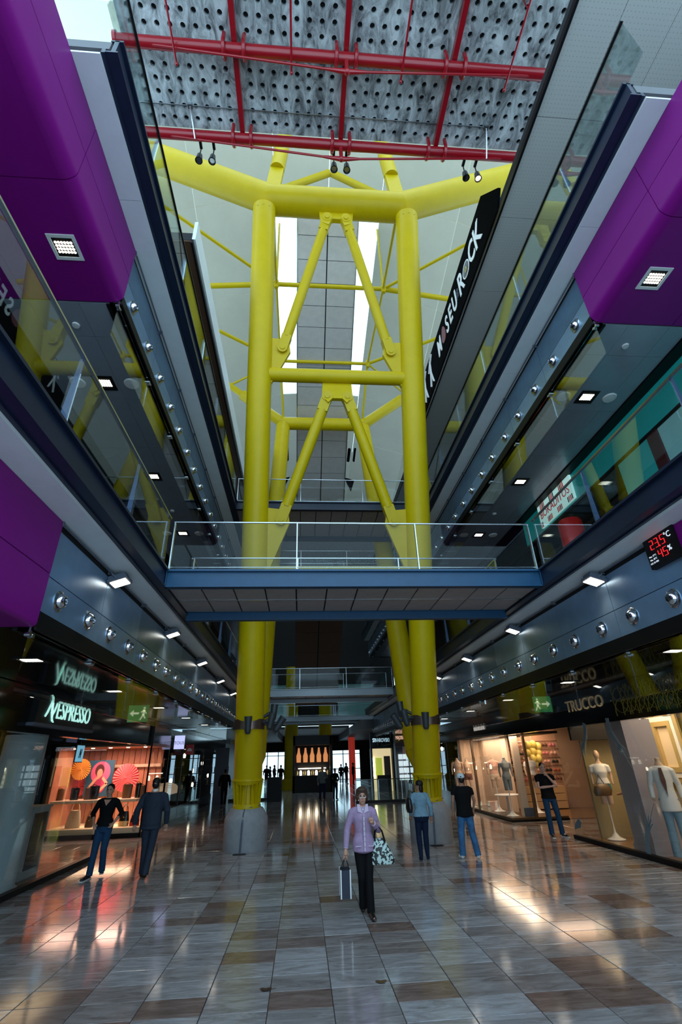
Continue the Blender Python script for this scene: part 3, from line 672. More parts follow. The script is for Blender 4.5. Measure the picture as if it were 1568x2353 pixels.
# ---------------------------------------------------------------- shops
def RAY(px, py): return fwd+(px-IMG_W/2)/F_PX*rt2-(py-IMG_H/2)/F_PX*up2
def ATY(px, py, Y):
    d = RAY(px, py); t = Y/d.y; return Vector((d.x*t, Y, CAM_H+d.z*t))
def ATX(px, py, X):
    d = RAY(px, py); t = X/d.x; return Vector((X, d.y*t, CAM_H+d.z*t))
def area(name, loc, size, power, col, rot=(0, 0, 0), sy=None):
    l = bpy.data.lights.new(name, 'AREA'); l.energy = power; l.color = col; l.size = size
    if sy: l.shape = 'RECTANGLE'; l.size_y = sy
    o = bpy.data.objects.new(name, l); LINK(o); o.location = loc; o.rotation_euler = rot; return o
WARM = (1, .66, .36); WARM2 = (1, .78, .55); PINK = (1, .52, .40)
mat('wood_pink', (.50, .22, .13), .5, noise=.25, nscale=3)
mat('olive_wall', (.34, .27, .13), .6)
mat('gold', (.42, .34, .06), .35, metal=.6)
mat('gold_trim', (.55, .42, .20), .4, metal=.3)
mat('screen_blue', (.2, .5, .7), .4, emit=(.25, .6, .85), es=.8)
mat('screen_violet', (.5, .5, .9), .4, emit=(.55, .6, 1), es=.9)
mat('unit_grey', (.42, .45, .45), .5)
mat('bag_navy', (.006, .012, .03), .5)
mat('cream_wall', (.72, .55, .42), .6); mat('peach', (.62, .38, .25), .6); mat('wood_pale', (.55, .36, .18), .5); mat('balloon', (.75, .62, .15), .3)
mat('teal_dim', (.02, .05, .055), .4, emit=(.1, .3, .33), es=.12); mat('wall_end_pale', (.045, .04, .045), .6); mat('amber', (.9, .45, .2), .5, emit=(1, .36, .12), es=.5)
mat('cream_lit', (.8, .7, .45), .5, emit=(1, .82, .45), es=.6); mat('lime_panel', (.5, .6, .05), .5, emit=(.6, .7, .1), es=.5); mat('cool_lit', (.7, .8, .8), .5, emit=(.7, .85, .9), es=.8); mat('red_glow', (.6, .04, .03), .4, emit=(1, .08, .05), es=.2); mat('letter_red_dim', (.22, .03, .04), .5)
D_ = 6.3
SHOP = {}
for s in (-1, 1):
    W = empty('wall_'+SIDE[s], (SX(s, D_), 20, 0), 'dark shopfront wall along the %s side of the ground floor' % SIDE[s], 'wall', kind='structure')
    MB().box(SX(s, D_+.03), -2, 2.68, SX(s, D_+.25), 37.4, 3.49).build('header_band', 'black_gloss', W)
    MB().box(SX(s, 11.6), -2, 0, SX(s, 11.8), 37.4, 3.45).build('back_partition', 'wall_dark', W)
    for yy_ in (-2.1, 37.3): MB().box(SX(s, D_+.05), yy_, 0, SX(s, 11.8), yy_+.1, 3.5).build('end_partition', 'wall_dark', W)
    for y in ((14.95, 24.0) if s < 0 else (14.95,)): MB().box(SX(s, 9.2), y, 0, SX(s, 11.6), y+.1, 3.45).build('partition', 'wall_dark', W)
    MB().box(SX(s, D_+.25), -2, 3.36, SX(s, 11.6), 37.4, 3.42).build('shop_ceiling', 'wall_grey', W)
    MB().box(SX(s, D_+.08), -2, 0.0, SX(s, 11.6), 14.8, .012).build('shop_floor', 'brown_floor', W)
    MB().box(SX(s, D_+.08), 19.0, 0.0, SX(s, 11.6), 37.4, .012).build('shop_floor', 'brown_floor', W)
    MB().box(SX(s, D_-.05), -2, 0, SX(s, D_+.07), 14.87, .10).build('kerb', 'black', W)
    K = empty('shop_window', (SX(s, D_), 9, .1), 'frameless glass shopfront nearest the entrance on the %s side' % SIDE[s], 'shop window')
    SHOP[s] = K
    cut = [-2.0, .2, 2.05, 3.9, 5.75, 7.6, 9.45, 11.3, 13.1, 14.87]
    for a, b in zip(cut[:-1], cut[1:]): MB().box(SX(s, D_+.0), a+.004, .10, SX(s, D_+.012), b-.004, 2.68).build('pane', 'glass', K)
    MB().box(SX(s, D_+.02), 14.86, .02, SX(s, 9.2), 14.872, 2.68).build('pane', 'glass', K)
    # upper storey shopfronts
    U = empty('wall_'+SIDE[s]+'_upper', (SX(s, D_), 20, 5.2), 'upper storey shopfront wall on the %s side' % SIDE[s], 'wall', kind='structure')
    MB().box(SX(s, D_+.3), -2, 5.2, SX(s, D_+.5), 37.4, 8.95).build('back', 'wall_dark', U)
    MB().box(SX(s, 9), 2.6, 10.6, SX(s, 9.2), 37.4, 15.6).build('back', 'wall_grey', U)
    if s > 0:
        # teal restaurant front: frieze, panels, red upright, glass
        a = 3.0
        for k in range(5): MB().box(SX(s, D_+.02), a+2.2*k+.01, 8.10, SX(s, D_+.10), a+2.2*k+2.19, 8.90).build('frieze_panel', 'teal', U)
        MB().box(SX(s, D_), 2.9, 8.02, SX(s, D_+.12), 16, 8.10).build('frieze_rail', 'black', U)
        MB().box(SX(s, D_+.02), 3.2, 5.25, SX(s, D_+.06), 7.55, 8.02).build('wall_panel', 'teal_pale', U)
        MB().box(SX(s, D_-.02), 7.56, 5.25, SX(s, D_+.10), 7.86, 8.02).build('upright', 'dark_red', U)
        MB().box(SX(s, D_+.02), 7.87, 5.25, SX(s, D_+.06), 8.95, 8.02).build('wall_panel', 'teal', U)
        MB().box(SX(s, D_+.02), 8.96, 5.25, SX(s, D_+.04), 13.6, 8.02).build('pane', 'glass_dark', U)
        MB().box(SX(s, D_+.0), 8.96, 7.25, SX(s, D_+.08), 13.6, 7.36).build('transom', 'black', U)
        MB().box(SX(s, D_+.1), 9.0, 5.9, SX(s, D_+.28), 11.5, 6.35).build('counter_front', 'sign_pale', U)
    else:
        MB().box(SX(s, D_), 3, 5.25, SX(s, D_+.02), 24, 8.9).build('pane', 'glass_dark', U)
# restaurant sign
SG = empty('restaurant_sign', (SX(1, D_), 11.7, 8.15), 'pale backlit sign panel with red lettering and bar pattern above the teal shopfront', 'sign')
MB().box(SX(1, D_-.06), 10.75, 8.16, SX(1, D_-.0), 12.72, 8.88).build('sign_panel', 'sign_pale', SG)
put_text(text_mesh('BOKADITOS', .34, .004, 'letter_red', sx=.92), 'lettering', (SX(1, D_-.066), 11.75, 8.52), '-x', SG)
for (z0, z1) in ((8.70, 8.87), (8.17, 8.33)):
    for k in range(26):
        if (k//4) % 2 == (0 if z0 > 8.5 else 1): continue
        y = 10.8+.074*k; MB().box(SX(1, D_-.068), y, z0, SX(1, D_-.061), y+.04, z1).build('bar', 'letter_red' if k % 3 else 'black', SG)
MB().lathe([(0, 0), (.30, 0), (.30, 2.12), (.26, 2.19), (0, 2.19)], (6.95, 10.75, 5.26), n=32).build('red_column', 'bright_red', label='tall red cylinder standing by the upper restaurant front', cat='cylinder')
# hanging exit signs
for s, y, pxs in ((-1, 12.0, None), (1, 12.0, None)):
    x = SX(s, 4.75); E = empty('exit_sign', (x, y, 2.9), 'hanging green exit sign with arrow under the %s gallery' % SIDE[s], 'exit sign', 'hanging exit signs')
    MB().box(x-.22, y-.012, 2.93, x+.22, y+.012, 3.28).build('panel', 'sign_green', E)
    for dx in (-.17, .17): MB().cyl((x+dx, y, 3.28), (x+dx, y, 3.5), .006, n=6).build('rod', 'steel', E)
    a = MB(); a.box(x-.02*s, y-.02, 3.09, x+.10*s, y-.014, 3.13); a.prism([(x+.10*s, 3.04), (x+.18*s, 3.11), (x+.10*s, 3.18)], 'y', y-.02, y-.014); x0_ = x; x = x if s > 0 else x+.25; a.build('arrow', 'sign_arrow', E)
    r = MB(); r.ball((x-.12, y-.016, 3.22), .024, .004, .024, n=10, m=6)
    r.obox((x-.12, y-.017, 3.19), (x-.13, y-.017, 3.07), .05, .006, (0, 1, 0)); r.obox((x-.13, y-.017, 3.08), (x-.19, y-.017, 2.97), .025, .006, (0, 1, 0)); r.obox((x-.13, y-.017, 3.08), (x-.08, y-.017, 3.0), .025, .006, (0, 1, 0)); r.obox((x-.12, y-.017, 3.17), (x-.06, y-.017, 3.10), .02, .006, (0, 1, 0)); r.obox((x-.12, y-.017, 3.17), (x-.19, y-.017, 3.13), .02, .006, (0, 1, 0))
    r.build('running_figure', 'sign_arrow', E)
x, y = 4.0, 10.9
E = empty('exit_sign', (x, y, 5.3), 'green exit sign behind the footbridge balustrade at the right gallery', 'exit sign', 'hanging exit signs'); MB().box(4.75, 11.0, 5.55, 5.15, 11.02, 5.85).build('panel', 'sign_green', E); a = MB(); a.box(4.98, 10.985, 5.68, 5.05, 10.995, 5.72); a.prism([(5.05, 5.64), (5.11, 5.70), (5.05, 5.76)], 'y', 10.985, 10.995); a.box(4.82, 10.985, 5.6, 4.9, 10.995, 5.8); a.build('arrow', 'sign_arrow', E)
MB().cyl((4.95, 11.01, 5.18), (4.95, 11.01, 5.55), .015, n=8).build('post', 'steel', E)
# --- left near shop: illuminated sign box, pillar, display units
L = -1; xs_ = SX(-1, D_)
S1 = empty('shop_sign', (xs_+.05, 11.85, 2.83), 'black sign box with glowing pale green lettering on the left shopfront', 'sign')
MB().box(xs_-.05, 10.45, 2.86, xs_+.10, 13.25, 3.44).build('sign_box', 'black', S1)
MB().box(xs_-.05, 10.40, 2.80, xs_+.13, 13.30, 2.86).build('ledge', 'slate', S1)
put_text(fit(text_mesh('ESPRESSO', .50, .012, 'letter_teal', font_bold=-.004), 1.72), 'lettering', (xs_+.112, 12.12, 3.13), '+x', S1)
nm_ = MB()   # ornate initial with swash strokes
def stroke(pts, w):
    for (a, b), (wa, wb) in zip(zip(pts[:-1], pts[1:]), zip(w[:-1], w[1:])):
        da = Vector((b[0]-a[0], b[1]-a[1])).normalized(); nx, ny = -da.y, da.x
        q = [(a[0]+nx*wa, a[1]+ny*wa), (a[0]-nx*wa, a[1]-ny*wa), (b[0]-nx*wb, b[1]-ny*wb), (b[0]+nx*wb, b[1]+ny*wb)]
        nm_.prism(q, 'x', xs_+.10, xs_+.124)
stroke([(10.88, 3.40), (10.95, 3.36), (10.99, 3.24), (11.03, 3.08), (11.10, 2.94), (11.18, 2.90)], [.006, .022, .03, .03, .02, .004])
stroke([(10.78, 2.99), (10.85, 3.08), (10.91, 3.20), (10.95, 3.30)], [.018, .022, .02, .01]); stroke([(11.05, 3.00), (11.12, 3.10), (11.17, 3.20), (11.19, 3.28)], [.012, .02, .02, .012]); stroke([(10.93, 3.30), (11.0, 3.16), (11.08, 3.02)], [.008, .012, .008])
nm_.build('initial', 'letter_teal', S1)
p = MB(); px0, py0 = -5.86, 11.75
p.lathe([(.44, 0), (.44, .06), (.40, .07), (.40, 2.7)], (px0, py0, 0), n=40); p.build('shop_pillar', 'pillar_teal', label='round grey-green pillar behind the left shop glass', cat='pillar')
for k, (x0, y0, x1, y1, h) in enumerate(((-6.25, 9.75, -5.55, 10.55, 1.12), (-6.5, 12.55, -5.75, 13.35, 1.28))):
    E = empty('display_unit', ((x0+x1)/2, (y0+y1)/2, .01), ['grey coffee display cabinet left of the round pillar', 'grey coffee display cabinet right of the round pillar'][k], 'cabinet', 'coffee display cabinets')
    b = MB(); b.box(x0, y0, .02, x1, y1, h); b.box(x0-.03, y0-.03, h, x1+.03, y1+.03, h+.05); b.build('body', 'unit_grey', E)
    MB().box(x0+.08, y0-.012, .18, x1-.08, y0+.01, h-.08).build('black_inset', 'black_gloss', E); MB().box(x1-.01, y0+.1, .18, x1+.012, y1-.1, h-.08).build('black_inset', 'black_gloss', E)
    for q in range(4): MB().box(x0+.1, y0-.03, .3+.22*q, x1-.1, y0-.01, .315+.22*q).build('shelf_edge', 'steel', E)
for k, (y, z, w, h, m, nm) in enumerate(((10.2, 2.36, .55, .14, 'screen_violet', 'violet-white'), (16.0, 2.42, .5, .42, 'screen_blue', 'square blue'))):
    X = -7.2 if k == 0 else -6.4
    E = empty('wall_screen', (X, y, z-h/2), '%s glowing screen inside the left shop' % nm, 'screen'); MB().box(X-.04, y-w/2-.02, z-h/2-.02, X-.01, y+w/2+.02, z+h/2+.02).build('casing', 'black', E); MB().box(X-.012, y-w/2, z-h/2, X, y+w/2, z+h/2).build('display', m, E)
    MB().box(X-.1, y-.02, z-.02, X-.03, y+.02, 3.36).build('bracket', 'black', E)
    if k: mk = MB(); mk.obox((X+.004, y-.08, z-.12), (X+.004, y-.02, z+.12), .004, .03, (1, 0, 0)); mk.obox((X+.004, y+.02, z-.12), (X+.004, y+.08, z+.12), .004, .03, (1, 0, 0)); mk.obox((X+.004, y-.02, z+.12), (X+.004, y+.02, z-.12), .004, .03, (1, 0, 0)); mk.build('mark', 'black', E)
MB().box(-10.4, 4, 3.18, -6.2, 12.8, 3.30).build('cove_ceiling', 'cream', label='lit cream ceiling cove inside the left coffee shop', cat='ceiling cove')
cvl = area('cove_lamp', (-8.3, 8.5, 3.12), 3.5, 12, WARM2, sy=6)
for k, y in enumerate((6.5, 8.2, 9.9, 11.6)):
    b = MB(); b.lathe([(0, -.03), (.04, -.03), (.055, 0), (.055, .03)], (-6.3, y, 3.15), n=14); b.build('downlight', 'lamp_warm', label='%s small downlight under the cream cove of the left shop' % ORD[k], cat='downlight', group='coffee shop downlights')
# --- left second shop: glowing pink leather goods window
LX0, LX1, LY = -8.3, -5.22, 19.0
B2 = empty('display_window', ((LX0+LX1)/2, 20, 0), 'glowing pink display window of the leather goods shop on the left', 'shop window')
MB().box(LX0, LY, .0, LX1, 21.6, .13).build('base', 'black', B2); MB().box(LX0, LY+.03, .13, LX1-.03, 21.6, .28).build('lower_shelf', 'cream', B2)
MB().box(LX0, LY+.1, 1.00, LX1-.3, 20.2, 1.08).build('upper_shelf', 'cream', B2); MB().box(LX0, 20.9, 2.02, LX1-.1, 21.0, 2.12).build('back_shelf', 'cream', B2)
for k in range(14):
    xw = (LX1-LX0-.1)/14; MB().box(LX0+xw*k+.01, 21.1+.02*(k % 2), .28, LX0+xw*(k+1)-.01, 21.2, 2.66).build('wood_slat', 'wood_pink', B2)
MB().box(LX0, LY, 2.66, LX1, 21.6, 2.76).build('canopy', 'wood_pink', B2); MB().box(LX0, LY-.03, 2.70, LX1+.03, LY+.02, 3.45).build('fascia', 'black', B2)
MB().box(LX0, LY, .14, LX1, LY+.012, 2.66).build('pane', 'glass', B2); MB().box(LX1-.012, LY, .14, LX1, 21.6, 2.66).build('pane', 'glass', B2); MB().box(LX1-.04, LY+.0, 0, LX1+.01, LY+.04, 2.7).build('corner_post', 'black', B2)
MB().box(LX0-.1, LY, 0, LX0, 21.6, 2.7).build('side_wall', 'wood_pink', B2)
for k in range(5):
    x = LX0+.35+.6*k; b = MB(); b.lathe([(0, -.015), (.045, -.015), (.06, 0), (.06, .02)], (x, 19.4, 2.65), n=14); b.build('downlight', 'lamp_warm', label='%s downlight in the canopy of the pink display window' % ORD[k], cat='downlight', group='pink window downlights')
area('pink_window_light', (-6.7, 19.7, 2.60), 2.4, 95, PINK, sy=.8); area('pink_shelf_light', (-6.7, 19.8, .97), 2.2, 40, (1, .6, .4), sy=.5)
mat('fan_orange', (.75, .36, .05), .7); mat('fan_pink', (.80, .16, .18), .7)
def rosette(c, r, m, lab):
    b = MB(); n = 56; vs = [(c.x, c.y-.03, c.z)]
    for k in range(n): t = 2*math.pi*k/n; vs.append((c.x+r*math.cos(t), c.y-(.0 if k % 2 else .06), c.z+r*math.sin(t)))
    vs.append((c.x, c.y+.02, c.z))
    fs = [(0, 1+k, 1+(k+1) % n) for k in range(n)]+[(n+1, 1+(k+1) % n, 1+k) for k in range(n)]
    b.add(vs, fs); b.ball((c.x, c.y-.04, c.z), .025, n=8, m=5); return b.build('paper_rosette', m, smooth=False, label=lab, cat='rosette', group='pleated paper rosettes')
rosette(ATY(187, 1768, 20.3), .34, 'fan_orange', 'orange pleated paper rosette hanging in the pink shop window'); rosette(ATY(290, 1787, 20.2), .45, 'fan_pink', 'large pink pleated paper rosette right of the poster'); rosette(ATY(182, 1808, 20.65), .30, 'fan_pink', 'small pink pleated rosette half hidden below the orange one')
PO = empty('fashion_poster', ATY(228, 1830, 20.5), 'blue fashion poster of a woman before a pink fan in the shop window', 'poster')
c = ATY(228, 1788, 20.5); w, h = .47, .58
mat('poster_blue', (.02, .10, .18), .5); mat('poster_pink', (.75, .12, .25), .5); mat('poster_skin', (.75, .42, .28), .5); mat('poster_hair', (.10, .02, .02), .5); mat('poster_dress', (.5, .05, .15), .5)
MB().box(c.x-w, c.y, c.z-h, c.x+w, c.y+.03, c.z+h).build('backing', 'poster_blue', PO)
def disc(cx, cz, rx, rz, yo, m, nm='print'):
    b = MB(); n = 28; b.prism([(cx+rx*math.cos(2*math.pi*k/n), cz+rz*math.sin(2*math.pi*k/n)) for k in range(n)], 'y', c.y-yo, c.y-yo+.003); b.build(nm, m, PO)
disc(c.x+.02, c.z+.18, .34, .36, .004, 'poster_pink'); disc(c.x-.02, c.z+.25, .16, .20, .008, 'poster_hair'); disc(c.x+.0, c.z+.16, .10, .14, .012, 'poster_skin'); disc(c.x+.06, c.z-.22, .20, .26, .008, 'poster_dress')
b = MB()
for (a, d) in (((-.38, -.40), (-.10, -.02)), ((-.10, -.02), (.02, .05)), ((.12, .02), (.30, -.18)), ((.30, -.18), (.05, -.42))): b.obox((c.x+a[0], c.y-.014, c.z+a[1]), (c.x+d[0], c.y-.014, c.z+d[1]), .003, .08, (0, 1, 0)) if False else b.obox((c.x+a[0], c.y-.014, c.z+a[1]), (c.x+d[0], c.y-.014, c.z+d[1]), .09, .004, (0, 1, 0))
b.build('print', 'poster_skin', PO)
def handbag(x, y, z, w, h, d, m, lab, m2=None):
    E = empty('handbag', (x, y, z), lab, 'handbag', 'handbags in the pink window'); b = MB()
    b.loft([(x, y, z, w*.50, d*.5), (x, y, z+h*.15, w*.52, d*.52), (x, y, z+h*.6, w*.44, d*.42), (x, y, z+h, w*.34, d*.22)], n=20); b.build('body', m, E)
    if m2: MB().loft([(x, y, z, w*.515, d*.52), (x, y, z+h*.34, w*.515, d*.53)], n=20).build('lower_panel', m2, E)
    t = MB(); t.tube([(x+w*.26*math.cos(a), y, z+h*.95+h*.55*math.sin(a)) for a in [math.pi*k/10 for k in range(11)]], .012, n=6); t.build('handle', m if m != 'cream' else 'gold_trim', E)
    MB().ball((x, y-d*.40, z+h*.6), .02, n=8, m=5).build('clasp', 'gold', E)
mat('bag_brown', (.10, .055, .02), .4); mat('bag_black', (.008, .007, .008), .25)
for (px, w, h, m, lab, m2) in ((168, .48, .50, 'cream', 'cream white handbag at the left of the lower shelf', None), (205, .26, .32, 'bag_brown', 'small dark brown handbag with long handle', None), (284, .34, .42, 'bag_black', 'black handbag with gold lower panel', 'gold_trim'), (309, .32, .30, 'bag_black', 'black and red handbag beside the gold one', 'bright_red'), (230, .26, .28, 'bag_brown', 'brown handbag behind the woman in the black top', None)):
    q = ATY(px, 1890, 19.55); handbag(q.x, 19.55, .285, w, h, .18, m, lab, m2)
for k, px in enumerate((135, 170, 200, 214, 290, 315, 326)):
    q = ATY(px, 1835, 19.6); ww = (.30, .30, .24, .34, .34, .2, .2)[k]; hh = (.34, .36, .34, .40, .42, .44, .36)[k]
    b = MB(); b.loft([(q.x, 19.6, 1.085, ww*.45, .07), (q.x, 19.6, 1.085+hh*.9, ww*.5, .08), (q.x, 19.6, 1.085+hh, ww*.46, .07)], n=16); b.tube([(q.x-ww*.3, 19.55, 1.085+hh), (q.x, 19.5, 1.085+hh*1.12), (q.x+ww*.3, 19.55, 1.085+hh)], .01, n=5)
    b.build('leather_case', 'bag_black' if k % 2 else 'bag_brown', label='%s leather case from the left on the upper shelf of the pink window' % ['first', 'second', 'third', 'fourth', 'fifth', 'sixth', 'seventh'][k], cat='leather case', group='cases on the upper shelf')
# left side windows further down: dark fronts, glitter of the goods put in as glowing jars
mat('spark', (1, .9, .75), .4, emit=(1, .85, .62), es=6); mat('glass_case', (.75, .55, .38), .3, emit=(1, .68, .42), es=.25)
for s in (-1, 1):
    SW = empty('side_shopfront', (SX(s, D_), 28, 0), 'dark shopfront with glass and small goods given glowing glints further down the %s side' % SIDE[s], 'shopfront')
    y0 = 21.7 if s < 0 else 24.1
    MB().box(SX(s, D_-.0), y0, 0, SX(s, D_+.1), 37.3, .5).build('stall_riser', 'black_gloss', SW)
    for k in range(6):
        a = y0+2.5*k; MB().box(SX(s, D_+.02), a+.02, .5, SX(s, D_+.032), a+2.45, 2.68).build('pane', 'glass', SW); MB().box(SX(s, D_), a-.04, 0, SX(s, D_+.06), a+.02, 2.7).build('mullion', 'black', SW)
    for k in range(16):
        yy = y0+.4+.9*k; zz = .9+.35*((k*7) % 5); X = SX(s, D_+.5+.1*(k % 4))
        b = MB(); b.box(X-.05, yy-.3, zz-.02, X+.2, yy+.3, zz); b.build('shelf', 'slate', SW)
    for k in range(22):
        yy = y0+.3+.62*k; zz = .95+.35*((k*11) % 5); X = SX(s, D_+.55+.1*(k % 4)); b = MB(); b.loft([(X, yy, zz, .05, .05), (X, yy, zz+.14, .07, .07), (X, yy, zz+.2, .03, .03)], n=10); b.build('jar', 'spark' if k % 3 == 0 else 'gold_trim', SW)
# lit rounded glass case in the left side window
b = MB(); b.prism([(-5.35, .98), (-5.35, 1.1)]+[(-5.85+.5*math.cos(t), 1.1+.28*math.sin(t)) for t in [math.pi*k/8 for k in range(0, 9)]]+[(-6.35, .98)], 'y', 22.3, 24.6); b.build('glass_display_case', 'glass_case', label='warm lit rounded counter case in the left side window', cat='display case')
E = empty('hanging_sign', (-4.9, 24.4, 2.45), 'small red hanging shop sign with white emblem on the left', 'sign'); MB().box(-5.3, 24.405, 2.82, -5.15, 24.435, 2.86).build('bracket', 'black', E); MB().box(-5.2, 24.4, 2.45, -4.86, 24.44, 2.85).build('panel', 'bright_red', E); e_ = MB(); e_.prism([(-5.03+.11*math.cos(t), 2.58+.13*math.sin(t)) for t in [math.pi*k/10 for k in range(11)]], 'y', 24.39, 24.398); e_.build('emblem', 'white', E)
E = empty('hanging_sign', (-5.0, 22.1, 2.62), 'small blue-white hanging lit sign on the left side', 'sign'); MB().box(-5.3, 22.11, 3.0, -5.15, 22.15, 3.04).build('bracket', 'black', E); MB().box(-5.2, 22.1, 2.62, -4.8, 22.16, 3.12).build('panel', 'screen_violet', E); put_text(text_mesh('TOUS', .16, .003, 'black'), 'lettering', (-5.0, 22.09, 2.84), '-y', E)
# --- right near shop: gold patterned band, lettering, pillar, frame
xr = SX(1, D_)
S3 = empty('shop_sign', (xr, 11.5, 2.7), 'black header with dim gold lettering and gold interlaced circle pattern on the right', 'sign')
put_text(text_mesh('TRUCCO', .40, .01, 'letter_gold', sx=1.12), 'lettering', (xr+.018, 12.95, 3.16), '-x', S3)
for k in range(16):
    for j in range(3):
        cy = 11.35-.30*k; cz = 2.86+.24*j; b = MB(); pts = [(xr+.02, cy+.27*math.cos(2*math.pi*i/20), cz+.27*math.sin(2*math.pi*i/20)) for i in range(21)]
        pts = [p for p in pts if 2.74 < p[2] < 3.48]
        seg = []
        for i in range(20):
            A = (xr+.02, cy+.27*math.cos(2*math.pi*i/20), cz+.27*math.sin(2*math.pi*i/20)); Bp = (xr+.02, cy+.27*math.cos(2*math.pi*(i+1)/20), cz+.27*math.sin(2*math.pi*(i+1)/20))
            if all(2.73 < q[2] < 3.49 for q in (A, Bp)): b.obox(A, Bp, .008, .012, (1, 0, 0))
        if b.v: b.build('gold_ring', 'gold', S3, smooth=False)
pl = MB(); pl.box(7.62, 11.95, .0, 8.35, 12.65, 2.72); pl.box(7.59, 11.92, 0, 8.38, 12.68, .16); pl.box(7.605, 11.935, .16, 8.365, 12.665, .20); pl.build('shop_pillar', 'lilac_wall', label='square lilac-grey pillar with skirting behind the right shop glass', cat='pillar')
MB().box(9.9, 4, 0, 10.0, 14.8, 3.36).build('shop_back_wall', 'olive_wall', label='olive panelled back wall of the right clothes shop', cat='partition')
MB().box(8.0, 14.70, 0, 9.9, 14.78, 2.35).build('shop_side_panel', 'olive_wall', label='golden olive side panel at the far end of the right clothes shop', cat='partition')
MB().box(7.5, 14.2, 2.35, 9.85, 14.3, 3.34).build('bulkhead_panel', 'wall_dark', label='dark bulkhead at the far end of the right clothes shop', cat='bulkhead')
for k in range(6): MB().box(9.82, 5.2+1.6*k, .2, 9.9, 5.3+1.6*k, 3.2).build('wall_batten', 'gold_trim', label='%s vertical batten on the olive back wall of the right shop' % ORD[k], cat='batten', group='olive wall battens')
FR = empty('picture_frame', ATY(1538, 1760, 14.1), 'ornate gold and white picture frame hanging in the right shop', 'frame')
q = ATX(1535, 1715, 9.75); y_, z_ = q.y, q.z
for (i, m) in ((0, 'gold_trim'), (1, 'white'), (2, 'gold_trim')):
    o_ = .62-.12*i; o2 = .85-.12*i; b = MB()
    for (a0, b0, a1, b1) in ((-o_, -o2, o_, -o2+.12), (-o_, o2-.12, o_, o2), (-o_, -o2+.12, -o_+.12, o2-.12), (o_-.12, -o2+.12, o_, o2-.12)): b.box(9.74-.02*i, y_+a0, z_+b0, 9.8, y_+a1, z_+b1)
    b.build('moulding', m, FR)
MB().box(9.79, y_-.4, z_-.6, 9.81, y_+.4, z_+.6).build('canvas', 'cream', FR)
for k, (px, py) in enumerate(((1460, 1648), (1530, 1638), (1332, 1662))):
    q = ATX(px, py, 8.2+.2*k); b = MB(); b.lathe([(0, -.07), (.09, -.07), (.12, -.02), (.10, .02), (0, .02)], (q.x, q.y, min(q.z, 2.95)), n=18); b.cyl((q.x, q.y, min(q.z, 2.95)), (q.x, q.y, 3.36), .02, n=8); b.build('ceiling_spot', 'lamp_white' if k == 0 else 'white', label=['lit white shop spotlight above the lilac pillar', 'white shop spotlight above the blazer mannequin', 'white shop spotlight near the shop entrance corner'][k], cat='spotlight', group='right shop spotlights')
area('right_shop_light', (8.6, 10.5, 3.25), 1.6, 110, WARM2, sy=6); area('right_shop_light_far', (8.8, 13.6, 3.2), 1.6, 60, WARM, sy=1.4)
# printed arms on the glass
def arm_print(base, mid, hand, px_s, lab, flip=1):
    X = xr-.006; A = [ATX(*p, X) for p in (base, mid, hand)]
    b = MB(); ws = [.075, .06, .045]
    def seg(p, q, wa, wb):
        d = (q-p).normalized(); n = Vector((0, -d.z, d.y)); vs = []
        for x_ in (X-.002, X+.002):
            for v in (p+n*wa, p-n*wa, q-n*wb, q+n*wb): vs.append((x_, v.y, v.z))
        b.add(vs, [(0,1,2,3),(7,6,5,4),(0,4,5,1),(1,5,6,2),(2,6,7,3),(3,7,4,0)])
    seg(A[0], A[1], ws[0], ws[1]); seg(A[1], A[2], ws[1], ws[2])
    d = (A[2]-A[1]).normalized(); n = Vector((0, -d.z, d.y)); h = A[2]; pm = h+d*.13; seg(h, pm, .05, .075)
    for k, (o, l, an) in enumerate(((-.06, .16, -.35), (-.02, .19, -.1), (.02, .18, .1), (.055, .13, .35))):
        f0 = pm+n*o; dd = (d*math.cos(an)+n*math.sin(an)); f1 = f0+dd*l*.55; f2 = f1+(d*math.cos(an*1.8)+n*math.sin(an*1.8))*l*.45; seg(f0, f1, .016, .013); seg(f1, f2, .013, .006)
    f0 = h+d*.05+n*.05*flip; f1 = f0+(d*.4+n*.9*flip)*.09; seg(f0, f1, .018, .014); seg(f1, f1+(d*.95+n*.2*flip)*.09, .014, .007)
    seg(pm-d*.05, pm+d*.55+n*.05, .007, .003)
    b.build('arm_print', 'arm_blue', smooth=False, label=lab, cat='window print', group='printed arms on the right shop glass')
mat('arm_blue', (.16, .23, .27), .6)
arm_print((1343, 1662), (1345, 1690), (1342, 1708), 1, 'blue-grey printed arm reaching down from the shop header')
arm_print((1492, 1964), (1487, 1930), (1490, 1908), 1, 'blue-grey printed arm reaching up from the shop floor', -1)
arm_print((1395, 1650), (1402, 1680), (1420, 1708), 1, 'slim printed arm crossing the top of the lilac pillar')
bs = MB(); X = xr-.006; q = [ATX(*p, X) for p in ((1322, 1893), (1330, 1880), (1337, 1890), (1335, 1902), (1322, 1906))]; bs.add([(X-.002, v.y, v.z) for v in q]+[(X+.002, v.y, v.z) for v in q], [(0,1,2,3,4),(9,8,7,6,5)]+[(k, (k+1) % 5, 5+(k+1) % 5, 5+k) for k in range(5)]); bs.build('hand_print', 'arm_blue', smooth=False, label='printed blue-grey hand at the entrance corner of the right shop', cat='window print')
